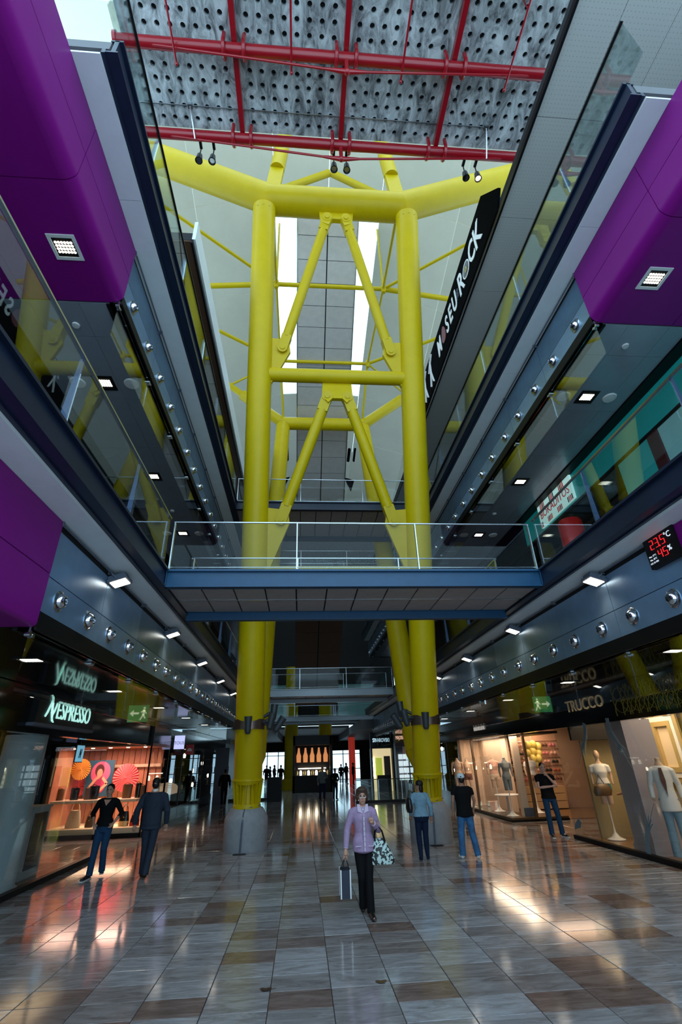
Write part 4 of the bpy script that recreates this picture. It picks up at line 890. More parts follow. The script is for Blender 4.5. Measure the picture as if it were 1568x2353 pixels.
# --- right second shop (lingerie)
RX, RY = 7.14, 18.75
IN = empty('display_window', (8.2, 20.5, 0), 'warm lit corner display window of the lingerie shop on the right', 'shop window')
MB().box(RX, RY, 0, 9.2, 24, .06).build('base', 'black', IN); MB().box(RX+.04, RY+.04, .06, 9.2, 24, .12).build('platform', 'bag_brown', IN)
MB().box(RX+.02, RY+.02, .12, RX+.03, 24, 2.70).build('pane', 'glass', IN); MB().box(RX+.02, RY+.02, .12, 7.95, RY+.032, 2.70).build('pane', 'glass', IN)
for (x, y) in ((8.02, RY), (RX-.0, 22.0), (RX, 23.9)): MB().box(x, y, 0, x+.09, y+.09, 2.75).build('frame_post', 'bag_brown', IN)
MB().box(8.1, 20.6, .12, 8.2, 24.0, 2.7).build('back_wall', 'cream_wall', IN); MB().box(RX+.1, 23.9, .12, 8.2, 24, 2.7).build('end_wall', 'cream_wall', IN); MB().box(7.75, RY+.35, .1, 7.98, RY+.55, 2.7).build('inner_pilaster', 'cream_wall', IN)
MB().box(RX, RY-.02, 2.70, 9.4, 24, 2.78).build('soffit', 'black', IN)
put_text(text_mesh('intimissimi', .34, .008, 'letter_grey', sx=.95), 'lettering', (xr+.0, 21.3, 3.08), '-x', IN)
BW = empty('shop_back_wall', (9.8, 22.6, 0), 'warm peach back wall with garment racks in the lingerie shop', 'partition')
MB().box(8.2, 22.6, 0, 12.4, 22.7, 3.36).build('panel', 'peach', BW); MB().box(8.25, 21.8, 0, 8.9, 22.6, .62).build('drawer_block', 'cream_wall', BW)
for k in range(3): MB().box(9.1, 22.1, .05+.27*k, 10.9, 22.6, .30+.27*k).build('drawer', 'wood_pale', BW)
for k in range(5): MB().cyl((8.5, 22.55, 1.25+.32*k), (11.2, 22.55, 1.25+.32*k), .012, n=6).build('hanging_rail', 'steel', BW)
bra = MB()
for sx in (-1, 1): bra.ball((sx*.075, -.03, 0), .075, .05, .065, n=10, m=6); bra.tube([(sx*.075, -.02, .05), (sx*.06, 0, .16)], .006, n=4)
bra.box(-.16, -.02, -.055, .16, .0, -.02)
cols = [('bra_rust', (.35, .10, .05)), ('bra_blush', (.65, .38, .30)), ('bra_brown', (.14, .06, .04)), ('bra_black', (.02, .015, .015)), ('bra_pink', (.6, .2, .22))]
for n_, c_ in cols: mat(n_, c_, .7)
brm = [bra.mesh('bra', n_) for n_, c_ in cols]
kk = 0
for j in range(5):
    for i in range(7):
        inst(brm[(i*2+j*3) % 5], 'bra', (8.75+.36*i, 22.50, 1.10+.32*j), BW); kk += 1
BL = empty('balloon_cluster', ATY(1228, 1740, 21.6), 'cluster of yellow balloons hanging over the lingerie shop', 'balloons'); q = ATY(1228, 1728, 21.6)
for k, (dx, dz_) in enumerate(((-.25, .25), (.05, .28), (.3, .2), (-.3, -.02), (0, .02), (.27, -.05), (-.1, -.25), (.18, -.25), (.1, -.42))):
    MB().ball((q.x+dx, q.y+.1*(k % 3), q.z+dz_), .15, .15, .17).build('balloon', 'balloon', BL)
MB().cyl((q.x, q.y+.1, q.z), (q.x, q.y+.1, 3.36), .006, n=5).build('string', 'white', BL)
area('lingerie_window_light', (7.65, 21.0, 2.65), .7, 95, (1, .72, .50), sy=4.5); area('lingerie_shop_light', (9.4, 21.5, 3.2), 1.8, 150, (1, .66, .42), sy=4); area('entrance_light', (8.6, 16.8, 3.3), 1.5, 30, WARM, sy=2)
area('left_entrance_light', (-7, 17, 3.3), 1.2, 16, WARM, sy=2)
# floor mounted goods in the window
for k, (x, y, w) in enumerate(((7.95, 19.15, .16), (8.25, 19.5, .1), (7.5, 21.3, .2))):
    b = MB(); b.box(x-w, y-.12, .12, x+w, y+.12, .12+w*1.6); b.box(x-w*.8, y-.13, .15, x+w*.8, y-.12, .12+w*1.4); b.build('gift_box', 'bra_blush' if k else 'slate', label=['patterned grey gift box at the platform corner', 'small brown gift box on the platform', 'pink gift box behind the glass on the platform'][k], cat='box', group='gift boxes')
tbl = MB(); tbl.lathe([(0, .74), (.42, .74), (.44, .72), (.42, .70), (.04, .68), (.035, .2), (.10, .15), (.22, .12), (0, .12)], (7.62, 20.1, 0), n=28); tbl.build('round_table', 'white', label='small white pedestal table in the lingerie window', cat='table')
# ---------------------------------------------------------------- far end of the hall
FE = empty('wall_end', (C0, 46, 0), 'dark far end of the hall with upper storeys', 'wall', kind='structure')
for s in (-1, 1):
    MB().box(SX(s, 7.5), 37.4, 0, SX(s, 7.7), 62, 4.8).build('side_wall', 'wall_dark', FE); MB().box(SX(s, 7.5), 37.4, 4.8, SX(s, 7.7), 46, 26).build('side_wall', 'wall_dark', FE)
    MB().box(SX(s, 3.2), 37.5, 4.0, SX(s, 7.5), 62, 4.6).build('soffit', 'wall_grey', FE)
MB().box(C0-7.5, 46.3, 4.8, C0+7.5, 46.5, 27).build('upper_wall', 'wall_dark', FE); MB().box(C0-3.2, 47, 4.6, C0+3.2, 62, 4.8).build('soffit', 'wall_grey', FE)
for s in (-1, 1):
    MB().box(SX(s, 2.2), 46.1, 5.2, SX(s, 5.5), 46.3, 8.2).build('shop_glow', 'teal_dim', FE)
MB().box(-8, 36.0, 16.6, 10, 36.2, 27).build('upper_wall', 'wall_end_pale', FE)
# slotted openings in the lower edge of the dome
for s in (-1, 1):
    for k in range(8):
        x = C0+s*(1.9+.46*k); y = 30.6-.12*k; z = dz(x, y); n = 6; L_, w_ = .62, .11
        pts = [(x+w_*math.cos(t), y+L_+w_*math.sin(t)) for t in [math.pi*i/n for i in range(n+1)]]+[(x+w_*math.cos(t), y-L_+w_*math.sin(t)) for t in [math.pi+math.pi*i/n for i in range(n+1)]]
        b = MB(); vs = [(a, c, dz(a, c)-.03) for a, c in pts]+[(a, c, dz(a, c)+.01) for a, c in pts]; m_ = len(pts)
        b.add(vs, [tuple(range(m_)), tuple(range(2*m_-1, m_-1, -1))]+[(i, (i+1) % m_, m_+(i+1) % m_, m_+i) for i in range(m_)]); b.build('slot_grille', 'matte_black', FE, smooth=False)
    for q in ([(2.2, 33.0), (3.6, 33.2), (2.9, 34.6)], [(4.2, 33.0), (5.4, 33.2), (4.9, 34.6)]):
        pts = [(C0+s*a, c) for a, c in q]; b = MB(); vs = [(a, c, dz(a, c)-.03) for a, c in pts]+[(a, c, dz(a, c)+.01) for a, c in pts]
        b.add(vs, [(0,1,2),(5,4,3),(0,1,4,3),(1,2,5,4),(2,0,3,5)]); b.build('triangle_opening', 'matte_black', FE, smooth=False)
# glazed end
MB().box(C0-7.5, 61.3, 3.0, C0+7.5, 61.4, 4.7).build('upper_wall', 'wall_dark', FE)
for s in (-1, 1): MB().box(SX(s, 5.6), 61.3, 0, SX(s, 7.5), 61.4, 3.0).build('side_return', 'wall_dark', FE)
WN = empty('window_1', (C0, 61.5, 0), 'bright glazed end wall of the ground floor', 'window', kind='structure')
for k in range(13): x = C0-7.4+14.8*k/12; MB().box(x-.05, 61.4, 0, x+.05, 61.5, 4.6).build('mullion', 'slate', WN)
for z in (.05, 1.1, 2.6, 3.6): MB().box(C0-7.4, 61.4, z, C0+7.4, 61.48, z+.08).build('transom', 'slate', WN)
MB().box(C0-7.4, 61.50, 0, C0+7.4, 61.512, 4.6).build('pane', 'glass', WN)
# second yellow structure far away
for k, px in enumerate((668, 749)):
    q = ATY(px, 1800, 45); b = MB(); b.cyl((q.x, 45, 0), (q.x, 44.4, 9.5), .55, n=28); b.lathe([(.0, 0), (.7, 0), (.7, .7), (.56, .8)], (q.x, 45, 0), n=28); b.build('far_column', 'yellow', label='far yellow column on the %s of the coffee kiosk' % ['left', 'right'][k], cat='column', group='far yellow columns')
# coffee kiosk
a = ATY(672, 1830, 40); b_ = ATY(765, 1830, 40); KX0, KX1 = a.x, b_.x
KI = empty('coffee_kiosk', ((KX0+KX1)/2, 40, 0), 'dark coffee kiosk with five lit amber pictures down the hall', 'kiosk')
MB().box(KX0, 40.0, 0, KX1, 40.7, 1.1).build('counter', 'wall_dark', KI); MB().box(KX0, 41.6, 0, KX1, 41.8, 3.75).build('back_wall', 'wall_dark', KI); MB().box(KX0, 40, 3.1, KX1, 41.7, 3.75).build('fascia', 'black', KI)
for x in (KX0, KX1-.15): MB().box(x, 40, 0, x+.15, 41.7, 3.7).build('side_post', 'black', KI)
for k in range(5):
    x = KX0+.42+(KX1-KX0-.84)*k/4; b = MB(); b.prism([(x-.16, 1.95), (x+.16, 1.95), (x+.18, 2.4), (x+.10, 2.62), (x+.06, 2.95), (x-.06, 2.95), (x-.10, 2.62), (x-.18, 2.4)], 'y', 41.52, 41.58); b.build('lit_picture', 'amber', KI)
for k in range(9):
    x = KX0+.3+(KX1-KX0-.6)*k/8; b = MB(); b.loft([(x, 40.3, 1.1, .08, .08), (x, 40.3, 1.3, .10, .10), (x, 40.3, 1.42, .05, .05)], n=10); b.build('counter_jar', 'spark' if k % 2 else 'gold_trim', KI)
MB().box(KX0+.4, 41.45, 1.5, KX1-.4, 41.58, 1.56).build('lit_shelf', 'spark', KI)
# far right jeweller's shops
q = ATY(878, 1722, 38); J = empty('far_shop', (q.x, 38, 0), 'small lit jeweller shop with blue lettering far on the right', 'shop')
x0, x1 = ATY(852, 1722, 38).x, ATY(905, 1722, 38).x
MB().box(x0, 38.0, 2.7, x1, 38.3, 3.75).build('fascia', 'black', J); put_text(fit(text_mesh('SWAROVSKI', .36, .01, 'letter_blue', sx=.95), (x1-x0)*.72), 'lettering', ((x0+x1)/2-.05, 37.98, 3.22), '-y', J)
MB().box(x0+.1, 38.6, 0, x1-.1, 38.7, 2.7).build('lit_wall', 'cream_lit', J); MB().box(x0+.35, 38.5, .9, x0+.85, 38.59, 2.1).build('yellow_panel', 'lime_panel', J); MB().box(x0+1.0, 38.5, .8, x0+1.45, 38.59, 2.2).build('portrait', 'bag_brown', J); MB().box(x0+.4, 38.1, 0, x1-.3, 38.5, 1.0).build('counter', 'black', J); MB().box(x0, 37.98, 0, x0+.12, 38.6, 2.7).build('post', 'black', J); MB().box(x1-.12, 37.98, 0, x1, 38.6, 2.7).build('post', 'black', J)
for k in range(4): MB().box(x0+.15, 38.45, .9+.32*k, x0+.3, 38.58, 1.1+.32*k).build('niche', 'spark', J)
x0 = ATY(907, 1717, 37).x; x1 = min(ATY(945, 1717, 37).x, 7.2)
J2 = empty('far_shop', ((x0+x1)/2, 37, 0), 'small lit pearl shop with pink lettering far on the right', 'shop')
MB().box(x0, 36.6, 2.75, x1, 36.8, 3.75).build('fascia', 'dark_red', J2); put_text(fit(text_mesh('MAJORIC', .34, .01, 'letter_pink', sx=.85), (x1-x0)*.85), 'lettering', ((x0+x1)/2, 36.58, 3.3), '-y', J2)
MB().box(x0+.1, 37.2, 0, x1-.1, 37.3, 2.75).build('lit_wall', 'wall_grey', J2)
for k in range(3):
    for j in range(4): MB().box(x0+.25+.36*k, 37.05, .7+.42*j, x0+.55+.36*k, 37.2, 1.02+.42*j).build('niche', 'cool_lit', J2)
# balustrade round the floor opening, litter bin, distant red banner
V = empty('glass_balustrade', (5.0, 29, 0), 'glass balustrade round the floor opening at the far right', 'balustrade')
for k in range(3): x = 2.85+1.25*k; MB().box(x+.01, 29.0, .1, x+1.24, 29.012, 1.05).build('pane', 'glass_green', V); MB().box(x-.015, 29.02, 0, x+.015, 29.06, 1.05).build('post', 'steel', V)
MB().cyl((2.85, 29, 1.07), (6.6, 29, 1.07), .02, n=8).build('top_rail', 'steel', V); MB().box(2.85, 28.98, 0, 6.6, 29.06, .12).build('base', 'black', V)
V2 = empty('glass_balustrade', (-3, 34, 0), 'glass balustrade beside the litter bin at the far left', 'balustrade')
for k in range(2): x = -4.4+1.25*k; MB().box(x+.01, 34.0, .1, x+1.24, 34.012, 1.05).build('pane', 'glass_green', V2)
MB().cyl((-4.4, 34, 1.07), (-1.9, 34, 1.07), .02, n=8).build('top_rail', 'steel', V2); MB().box(-4.4, 33.98, 0, -1.9, 34.06, .12).build('base', 'black', V2)
q = ATY(630, 1845, 32.5); b = MB(); b.box(q.x-.42, 32.3, .0, q.x+.42, 32.9, 1.18); b.box(q.x-.45, 32.27, 1.18, q.x+.45, 32.93, 1.24); b.box(q.x-.30, 32.285, .85, q.x+.30, 32.31, 1.08); b.build('litter_bin', 'wall_dark', label='tall dark litter bin down the hall by the left column', cat='bin')
q = ATY(810, 1760, 52); b = MB(); b.lathe([(0, 0), (.32, 0), (.32, 4.0), (0, 4.0)], (q.x, 52, 0), n=20); b.build('lit_red_column', 'red_glow', label='glowing red column before the bright end windows', cat='column')
# wall directory panel beside left far shop
b = MB(); b.box(-5.2, 33.0, .0, -4.4, 33.08, 2.9); b.box(-5.23, 32.98, 1.55, -4.37, 33.0, 1.9); b.build('directory_panel', 'slate', label='tall grey directory panel on the far left', cat='panel')
# ---------------------------------------------------------------- banner
XB = SX(1, 4.38)
BN = empty('banner', (XB, 12, 15.72), 'long black banner with white lettering on the top right storey edge', 'banner')
yb0, yb1 = 7.35, 17.0; z0, z1 = 15.74, 17.45
MB().prism([(yb0+.35, z0), (yb1, z0), (yb1, z1), (yb0+.9, z1), (yb0, z0+.5)], 'x', XB-.05, XB+.03).build('sheet', 'matte_black', BN)
zc = (z0+z1)/2+.0
def bt(body, y, size, sx=1.0, shear=0): return put_text(text_mesh(body, size, .01, 'letter_white', sx=sx, font_bold=.02, shear=shear), 'lettering', (XB-.065, y, zc), '-x', BN)
YB = lambda px, py: ATX(px, py, XB-.065).y
yO = YB(1070, 616)
bt('M', YB(1012, 803), 1.1, .6); bt('S', YB(1029, 752), 1.1, .6); bt('E', YB(1037, 730), 1.1, .62); bt('U', YB(1047, 705), 1.1, .6); bt('R', YB(1060, 655), 1.3, .65); bt('C', YB(1084, 582), 1.15, .65); bt('K', YB(1097, 545), 1.25, .7)
b = MB(); b.prism([(YB(1021, 775)+.24*math.cos(t)*(1-.25*math.sin(t)), zc+.05+.38*math.sin(t)) for t in [2*math.pi*k/24 for k in range(24)]], 'x', XB-.075, XB-.055); b.build('plectrum', 'letter_red_dim', BN)
b = MB(); b.lathe([(.27, 0), (.31, .0), (.31, .012), (.27, .012)], (XB-.055, yO, zc), ax='-x', n=36); b.build('record_rim', 'letter_white', BN); b = MB(); b.lathe([(0, .010), (.265, .010), (.265, 0)], (XB-.055, yO, zc), ax='-x', n=36); b.build('record', 'black_gloss', BN); b = MB(); b.lathe([(.025, .018), (.11, .018), (.11, .008)], (XB-.055, yO, zc), ax='-x', n=24); b.build('record_label', 'gold', BN)
me = text_mesh('DEL', .26, .01, 'slate'); o = put_text(me, 'lettering', (XB-.065, YB(1053, 685), zc), '-x', BN); o.rotation_euler = (math.pi/2, math.pi/2, -math.pi/2)
# dancing white figures further along
for k in range(2):
    y = 14.9+1.0*k; b = MB(); b.ball((XB-.06, y, z0+1.5), .02, .09, .10); 
    for (p, q_) in (((0, 1.4), (.03, .85)), ((.03, .85), (-.18, .15)), ((.03, .85), (.22, .2)), ((0, 1.3), (-.3, 1.55)), ((0, 1.3), (.3, 1.0))): b.obox((XB-.06, y+p[0], z0+p[1]), (XB-.06, y+q_[0], z0+q_[1]), .02, .13, (1, 0, 0))
    b.build('dancer', 'letter_white', BN)
# ---------------------------------------------------------------- temperature display
q = SX(1, 4.15)-.05
TD_ = empty('temperature_display', (q, 5.95, 4.43), 'black led display showing 23.5 degrees and 45 percent on the right fascia', 'display')
MB().box(q-.03, 5.64, 4.40, q+.06, 6.27, 4.84).build('casing', 'black', TD_)
xq = q-.034
SEGM = {'2': 'abged', '3': 'abgcd', '5': 'afgcd', '4': 'fgbc'}
def digit(ch, y, z, w, h, nm='digit'):
    P = {'a': ((0, h), (w, h)), 'b': ((w, h), (w, h/2)), 'c': ((w, h/2), (w, 0)), 'd': ((0, 0), (w, 0)), 'e': ((0, 0), (0, h/2)), 'f': ((0, h/2), (0, h)), 'g': ((0, h/2), (w, h/2))}
    b = MB()
    for sg in SEGM[ch]:
        (u0, v0), (u1, v1) = P[sg]; b.obox((xq, y-u0, z+v0), (xq, y-u1, z+v1), .004, .014, (1, 0, 0))
    b.build(nm, 'led_red', TD_)
for k, ch in enumerate('23'): digit(ch, 6.14-.105*k, 4.66, .065, .13)
digit('5', 5.91, 4.66, .065, .13); MB().ball((xq, 5.955, 4.66), .004, .012, .012, n=8, m=5).build('point', 'led_red', TD_)
for k, ch in enumerate('45'): digit(ch, 6.03-.105*k, 4.49, .065, .12)
put_text(text_mesh('°C', .12, .002, 'led_white'), 'unit_sign', (xq, 5.77, 4.745), '-x', TD_); put_text(text_mesh('%', .11, .002, 'led_white'), 'unit_sign', (xq, 5.80, 4.56), '-x', TD_)
for k, t in enumerate(('Max. 27°C', 'Min. 28°C', 'H.R 30-70%')): put_text(text_mesh(t, .036, .001, 'led_white'), 'caption', (xq, 6.16, 4.575-.05*k), '-x', TD_)
# ---------------------------------------------------------------- floodlights on the fascia rails
for s in (-1, 1):
    for k, y in enumerate((7.58, 11.18, 14.8, 18.4, 22.0)):
        x = SX(s, 4.0); z = 4.70; E = empty('floodlight', (x, y, z), '%s warm led floodlight under the %s gallery soffit, counting from the entrance' % (ORD[k], SIDE[s]), 'floodlight', 'fascia floodlights')
        d = Vector((-s*.35, 0, -1)).normalized(); u = Vector((0, 1, 0)); w = d.cross(u)
        c = Vector((x, y, z)); b = MB(); b.obox(c-w*.15-d*.0, c+w*.15-d*.0, .30, .05, d); 
        for q in range(6): b.obox(c-w*.13-d*(.05)+u*(-.12+.048*q), c+w*.13-d*.05+u*(-.12+.048*q), .008, .07, d)
        b.build('housing', 'slate', E)
        l = MB()
        for q in range(4): l.obox(c-w*.12+d*.03+u*(-.10+.066*q), c+w*.12+d*.03+u*(-.10+.066*q), .045, .01, d)
        l.build('led_strip', 'lamp_white', E)
        a = MB(); a.cyl(c-w*.0+u*.16, Vector((SX(s, 4.12), y+.16, 4.80)), .012, n=6); a.cyl(c-u*.16, Vector((SX(s, 4.12), y-.16, 4.80)), .012, n=6); a.build('bracket', 'steel', E)
        if k < 3:
            li = bpy.data.lights.new('flood_lamp', 'SPOT'); li.energy = 28; li.color = (1, .88, .7); li.spot_size = 2.2; li.spot_blend = .6; li.shadow_soft_size = .12; lo = bpy.data.objects.new('flood_lamp', li); LINK(lo); lo.location = c+d*.06; lo.rotation_euler = d.to_track_quat('-Z', 'Y').to_euler()
# spotlights hanging at the second red beam
for k, (x, lit) in enumerate(((-3.32, 0), (-2.92, 0), (.85, 0), (1.25, 0), (5.1, 0), (5.5, 1))):
    y = 8.3; z = 18.75; E = empty('roof_spotlight', (x, y, z-.2), '%s roof spotlight hanging behind the farther red beam, counting from the left' % ['first', 'second', 'third', 'fourth', 'fifth', 'sixth and only lit'][k], 'spotlight', 'roof spotlights')
    b = MB(); b.cyl((x, y, z+.06), (x, y, z+.55), .02, n=8); b.lathe([(.05, .12), (.08, .06), (.10, -.16), (.115, -.24), (.09, -.24), (.08, -.2)], (x, y, z), n=20); b.box(x-.04, 7.9, z+.45, x+.04, y+.02, z+.52); b.build('housing', 'black', E)
    MB().lathe([(0, -.2), (.085, -.2)], (x, y, z), n=20).build('lens', 'lamp_white' if lit else 'chrome', E)
# ---------------------------------------------------------------- people
def remesh(mb, name, mats, vox, smooth=6):
    me = mb.mesh(name+'_raw', mats); o = bpy.data.objects.new('tmp_raw', me); LINK(o)
    r = o.modifiers.new('r', 'REMESH'); r.mode = 'VOXEL'; r.voxel_size = vox; r.use_smooth_shade = True
    if smooth: s = o.modifiers.new('s', 'SMOOTH'); s.iterations = smooth; s.factor = .5
    dg = bpy.context.evaluated_depsgraph_get(); out = bpy.data.meshes.new_from_object(o.evaluated_get(dg))
    bpy.data.objects.remove(o); bpy.data.meshes.remove(me); out.name = name
    if not out.materials: out.materials.append(M[mats])
    out.shade_smooth(); return out
for n_, c_, r_ in (('skin', (.50, .26, .18), .5), ('skin_pale', (.56, .34, .27), .5), ('skin_tan', (.34, .17, .11), .5), ('hair_brown', (.055, .028, .018), .6), ('hair_black', (.006, .005, .005), .5), ('lilac', (.37, .25, .385), .75), ('lilac_light', (.56, .45, .57), .75), ('cloth_black', (.006, .006, .007), .8), ('jeans', (.016, .05, .11), .8), ('jeans_dark', (.008, .016, .04), .8), ('suit_navy', (.024, .033, .052), .7), ('pale_blue', (.20, .34, .44), .8), ('grey_jacket', (.12, .14, .14), .8), ('shoe_black', (.01, .01, .012), .4), ('sole_white', (.6, .62, .62), .6), ('eye_dark', (.02, .015, .012), .2), ('lips', (.36, .07, .07), .4), ('cap_white', (.62, .72, .78), .7), ('silver_man', (.30, .32, .33), .25), ('mann_cream', (.62, .44, .32), .4)):
    mat(n_, c_, r_, spec=.12 if r_ >= .7 else .35, noise=.18 if n_ in ('jeans', 'lilac', 'pale_blue', 'suit_navy', 'grey_jacket') else 0, nscale=14)
mat('snake', (.5, .62, .58), .5); sm = M['snake']; nt = sm.node_tree; vz = nt.nodes.new('ShaderNodeTexVoronoi'); vz.inputs['Scale'].default_value = 26; tcn = nt.nodes.new('ShaderNodeTexCoord'); nzz = nt.nodes.new('ShaderNodeTexNoise'); nzz.inputs['Scale'].default_value = 24; cr = nt.nodes.new('ShaderNodeValToRGB'); cr.color_ramp.interpolation = 'CONSTANT'; cr.color_ramp.elements[0].color = (.012, .014, .014, 1); cr.color_ramp.elements[1].position = .49; cr.color_ramp.elements[1].color = (.50, .62, .58, 1)
nt.links.new(tcn.outputs['Object'], nzz.inputs['Vector']); nt.links.new(nzz.outputs['Fac'], cr.inputs[0]); nt.links.new(cr.outputs[0], nt.nodes['Principled BSDF'].inputs['Base Color'])
mat('jeans_wash', (.03, .13, .30), .8, noise=.55, nscale=5)
mat('floral', (.45, .28, .22), .8, noise=.75, nscale=40); mat('print_dress', (.03, .16, .22), .8, noise=.9, nscale=22)
def V3(p): return Vector(p)
def hand(b, w, d, side, curl=.5, fist=False):
    # palm and five separate fingers, w wrist, d direction of the forearm, side: +1 person's left
    d = d.normalized(); a = Vector((side, 0, 0)); n = d.cross(a)
    if n.length < .2: a = Vector((0, -1, 0)); n = d.cross(a)
    n.normalize(); sp = n.cross(d).normalized()        # sp spreads the fingers
    pal = n if n.y < .3 else n
    b.tube([w-d*.01, w+d*.04, w+d*.085], [.024, .034, .032], n=10)
    for k, (o, l) in enumerate(((-.027, .072), (-.009, .080), (.010, .076), (.028, .060))):
        p0 = w+d*.075+sp*o; bend = pal*(.5 if not fist else 1.5)*curl
        p1 = p0+(d+bend*.4).normalized()*l*.42; p2 = p1+(d*(.6 if not fist else -.2)+bend).normalized()*l*.34; p3 = p2+(d*(.3 if not fist else -.9)+bend*1.2).normalized()*l*.26
        b.tube([p0, p1, p2, p3], [.0098, .0092, .0085, .007], n=7)
    t0 = w+d*.03-sp*.024; t1 = t0+(d*.6-sp*.6+pal*.3).normalized()*.036; t2 = t1+(d*.9+pal*.4).normalized()*.03; b.tube([t0, t1, t2], [.013, .0115, .008], n=7)
def person(label, loc, rz, H=1.7, J=None, sex='f', skin='skin', top='cloth_black', bottom='jeans', hair='hair_brown', hairstyle='short', sleeve=1.0, hem=.92, shoes='shoe_black', sole=None, vox=.0075, head_turn=0., head_tilt=0., fists=(False, False), jacket=False, neck_v=False, width=1.0, boots=False, face=True, group=None, legw=1.0, lean=0.):
    k = H/1.70; J = dict(J or {})
    sw = .175 if sex == 'f' else .205
    D = dict(hipL=(.088, 0, .90), hipR=(-.088, 0, .90), kneeL=(.10, -.02, .49), kneeR=(-.10, -.02, .49), ankL=(.10, .02, .085), ankR=(-.10, .02, .085), shL=(sw, .0, 1.38), shR=(-sw, .0, 1.38), elL=(sw+.07, .03, 1.13), elR=(-sw-.07, .03, 1.13), wrL=(sw+.08, -.05, .885), wrR=(-sw-.08, -.05, .885), toeL=(.12, -.14), toeR=(-.12, -.14))
    D.update(J); P = {n: Vector(v)*k for n, v in D.items() if len(v) == 3}
    if lean:
        for n in P: P[n].x += lean*P[n].z
    w_ = width
    def lx(z): return lean*z*k
    def torso(b, g=0., zlo=.82, zhi=1.47):
        prof = {'f': [(.80, .135, .10), (.90, .172, .125), (.97, .165, .115), (1.08, .120, .095), (1.20, .142, .115), (1.28, .152, .128), (1.36, .155, .098), (1.41, .108, .075), (1.44, .075, .062), (1.475, .053, .052)],
                'm': [(.80, .135, .10), (.90, .165, .122), (.97, .162, .115), (1.08, .158, .11), (1.20, .178, .12), (1.30, .186, .125), (1.37, .180, .105), (1.415, .125, .082), (1.445, .085, .07), (1.48, .060, .06)]}[sex]
        r = [(lx(z), .005, z*k, (rx*w_+g)*k, (ry*w_+g)*k) for z, rx, ry in prof if zlo-.001 <= z <= zhi+.06]
        b.loft(r, n=24)
    # --- continuous body
    b = MB(); torso(b)
    hd = Vector((lx(1.585), -.012*k, 1.585*k)); turn = Matrix.Rotation(head_turn, 3, 'Z') @ Matrix.Rotation(head_tilt, 3, 'X')
    def hp(x, y, z): return hd+(turn @ Vector((x, y, z)))*k*1.07
    b.tube([Vector((lx(1.42), .012*k, 1.42*k)), Vector((lx(1.52), .0, 1.53*k))], [.058*k, .050*k], n=14)
    hm = MB(); hm.ball((0, .012, .025), .073, .092, .095, n=20, m=14); hm.ball((0, -.022, -.035), .056, .066, .078, n=18, m=12); hm.ball((0, -.045, -.085), .030, .030, .026, n=12, m=8)
    hm.add([(-.012, -.082, .012), (.012, -.082, .012), (.017, -.085, -.030), (-.017, -.085, -.030), (0, -.090, .016), (0, -.114, -.027)], [(0,1,4),(0,4,5,3),(4,1,2,5),(3,5,2),(0,3,2,1)])
    for sx in (-1, 1): hm.ball((sx*.074, .012, -.01), .010, .018, .032, n=10, m=7)
    b.add([tuple(hp(*v)) for v in hm.v], hm.f)
    for s_, n in ((1, 'L'), (-1, 'R')):
        hp_, kn, an = P['hip'+n], P['knee'+n], P['ank'+n]
        b.tube([hp_+Vector((0, 0, .03)), hp_.lerp(kn, .4), kn, kn.lerp(an, .3)+Vector((0, .012, 0)), an], [.082*k, .072*k, .052*k, .054*k, .036*k], n=14)
        tx, ty = D['toe'+n]; toe = Vector((tx*k+lean*.05, ty*k, .03)) if True else None
        toe = Vector((an.x+(tx-D['ank'+n][0])*k, an.y+(ty-.02)*k, max(.03, an.z-.055*k)))
        b.tube([an-Vector((0, -.03, .03)), an.lerp(toe, .5)-Vector((0, 0, .01)), toe], [.036*k, .034*k, .026*k], n=10)
        sh, el, wr = P['sh'+n], P['el'+n], P['wr'+n]
        b.tube([sh+Vector((-s_*.05, 0, .005))*k, sh, sh.lerp(el, .5), el, el.lerp(wr, .35), wr], [.036*k, .040*k, .040*k, .037*k, .036*k, .024*k], n=12)
        hand(b, wr, wr-el, s_, .6, fists[0 if s_ > 0 else 1])
    body = inst(remesh(b, 'person', skin, vox, 4), 'person', loc, None, (0, 0, rz)); tag(body, label, 'person', group)
    def child(me, nm): o = bpy.data.objects.new(nm, me); LINK(o); o.parent = body; ORG[o] = Vector(loc); return o
    # --- clothes
    g = .012; v2 = max(vox*1.3, .010)
    t = MB()
    for n in ('L', 'R'):
        hp_, kn, an = P['hip'+n], P['knee'+n], P['ank'+n]
        end = an+Vector((0, 0, -.035*k)) if not boots else kn.lerp(an, .1)
        lw = legw
        t.tube([hp_+Vector((0, 0, .02)), hp_.lerp(kn, .4), kn, kn.lerp(an, .5), end], [.094*k, .086*k*lw, .070*k*lw, .066*k*lw, .066*k*lw], n=16)
    torso(t, g+.002, .80, .97)
    child(remesh(t, 'trousers', bottom, v2, 5), 'trousers')
    t = MB(); torso(t, g+(.014 if jacket else .003), .80 if hem < .84 else .90, 1.385)
    if hem < .90: t.loft([(lx(hem), .0, hem*k, (.185 if sex == 'f' else .20)*k*w_, .145*k*w_), (lx(.97), 0, .97*k, .175*k*w_, .13*k*w_)], n=24)
    for s_, n in ((1, 'L'), (-1, 'R')):
        sh, el, wr = P['sh'+n], P['el'+n], P['wr'+n]; j = .012 if jacket else .004
        path = [sh+Vector((-s_*.10, .005, .022))*k, sh+Vector((-s_*.045, 0, .006))*k, sh+Vector((s_*.004, 0, -.012))*k, sh.lerp(el, .5)]; rad = [(.042+j)*k, (.056+j)*k, (.058+j)*k, (.053+j)*k]
        if sleeve >= .5: path += [el]; rad += [(.052+j)*k]
        if sleeve > .55: path += [el.lerp(wr, (sleeve-.5)*2*.96)]; rad += [(.040+j)*k]
        t.tube(path, rad, n=14)
    child(remesh(t, 'jacket' if jacket else 'top', top, v2, 4), 'jacket' if jacket else 'top')
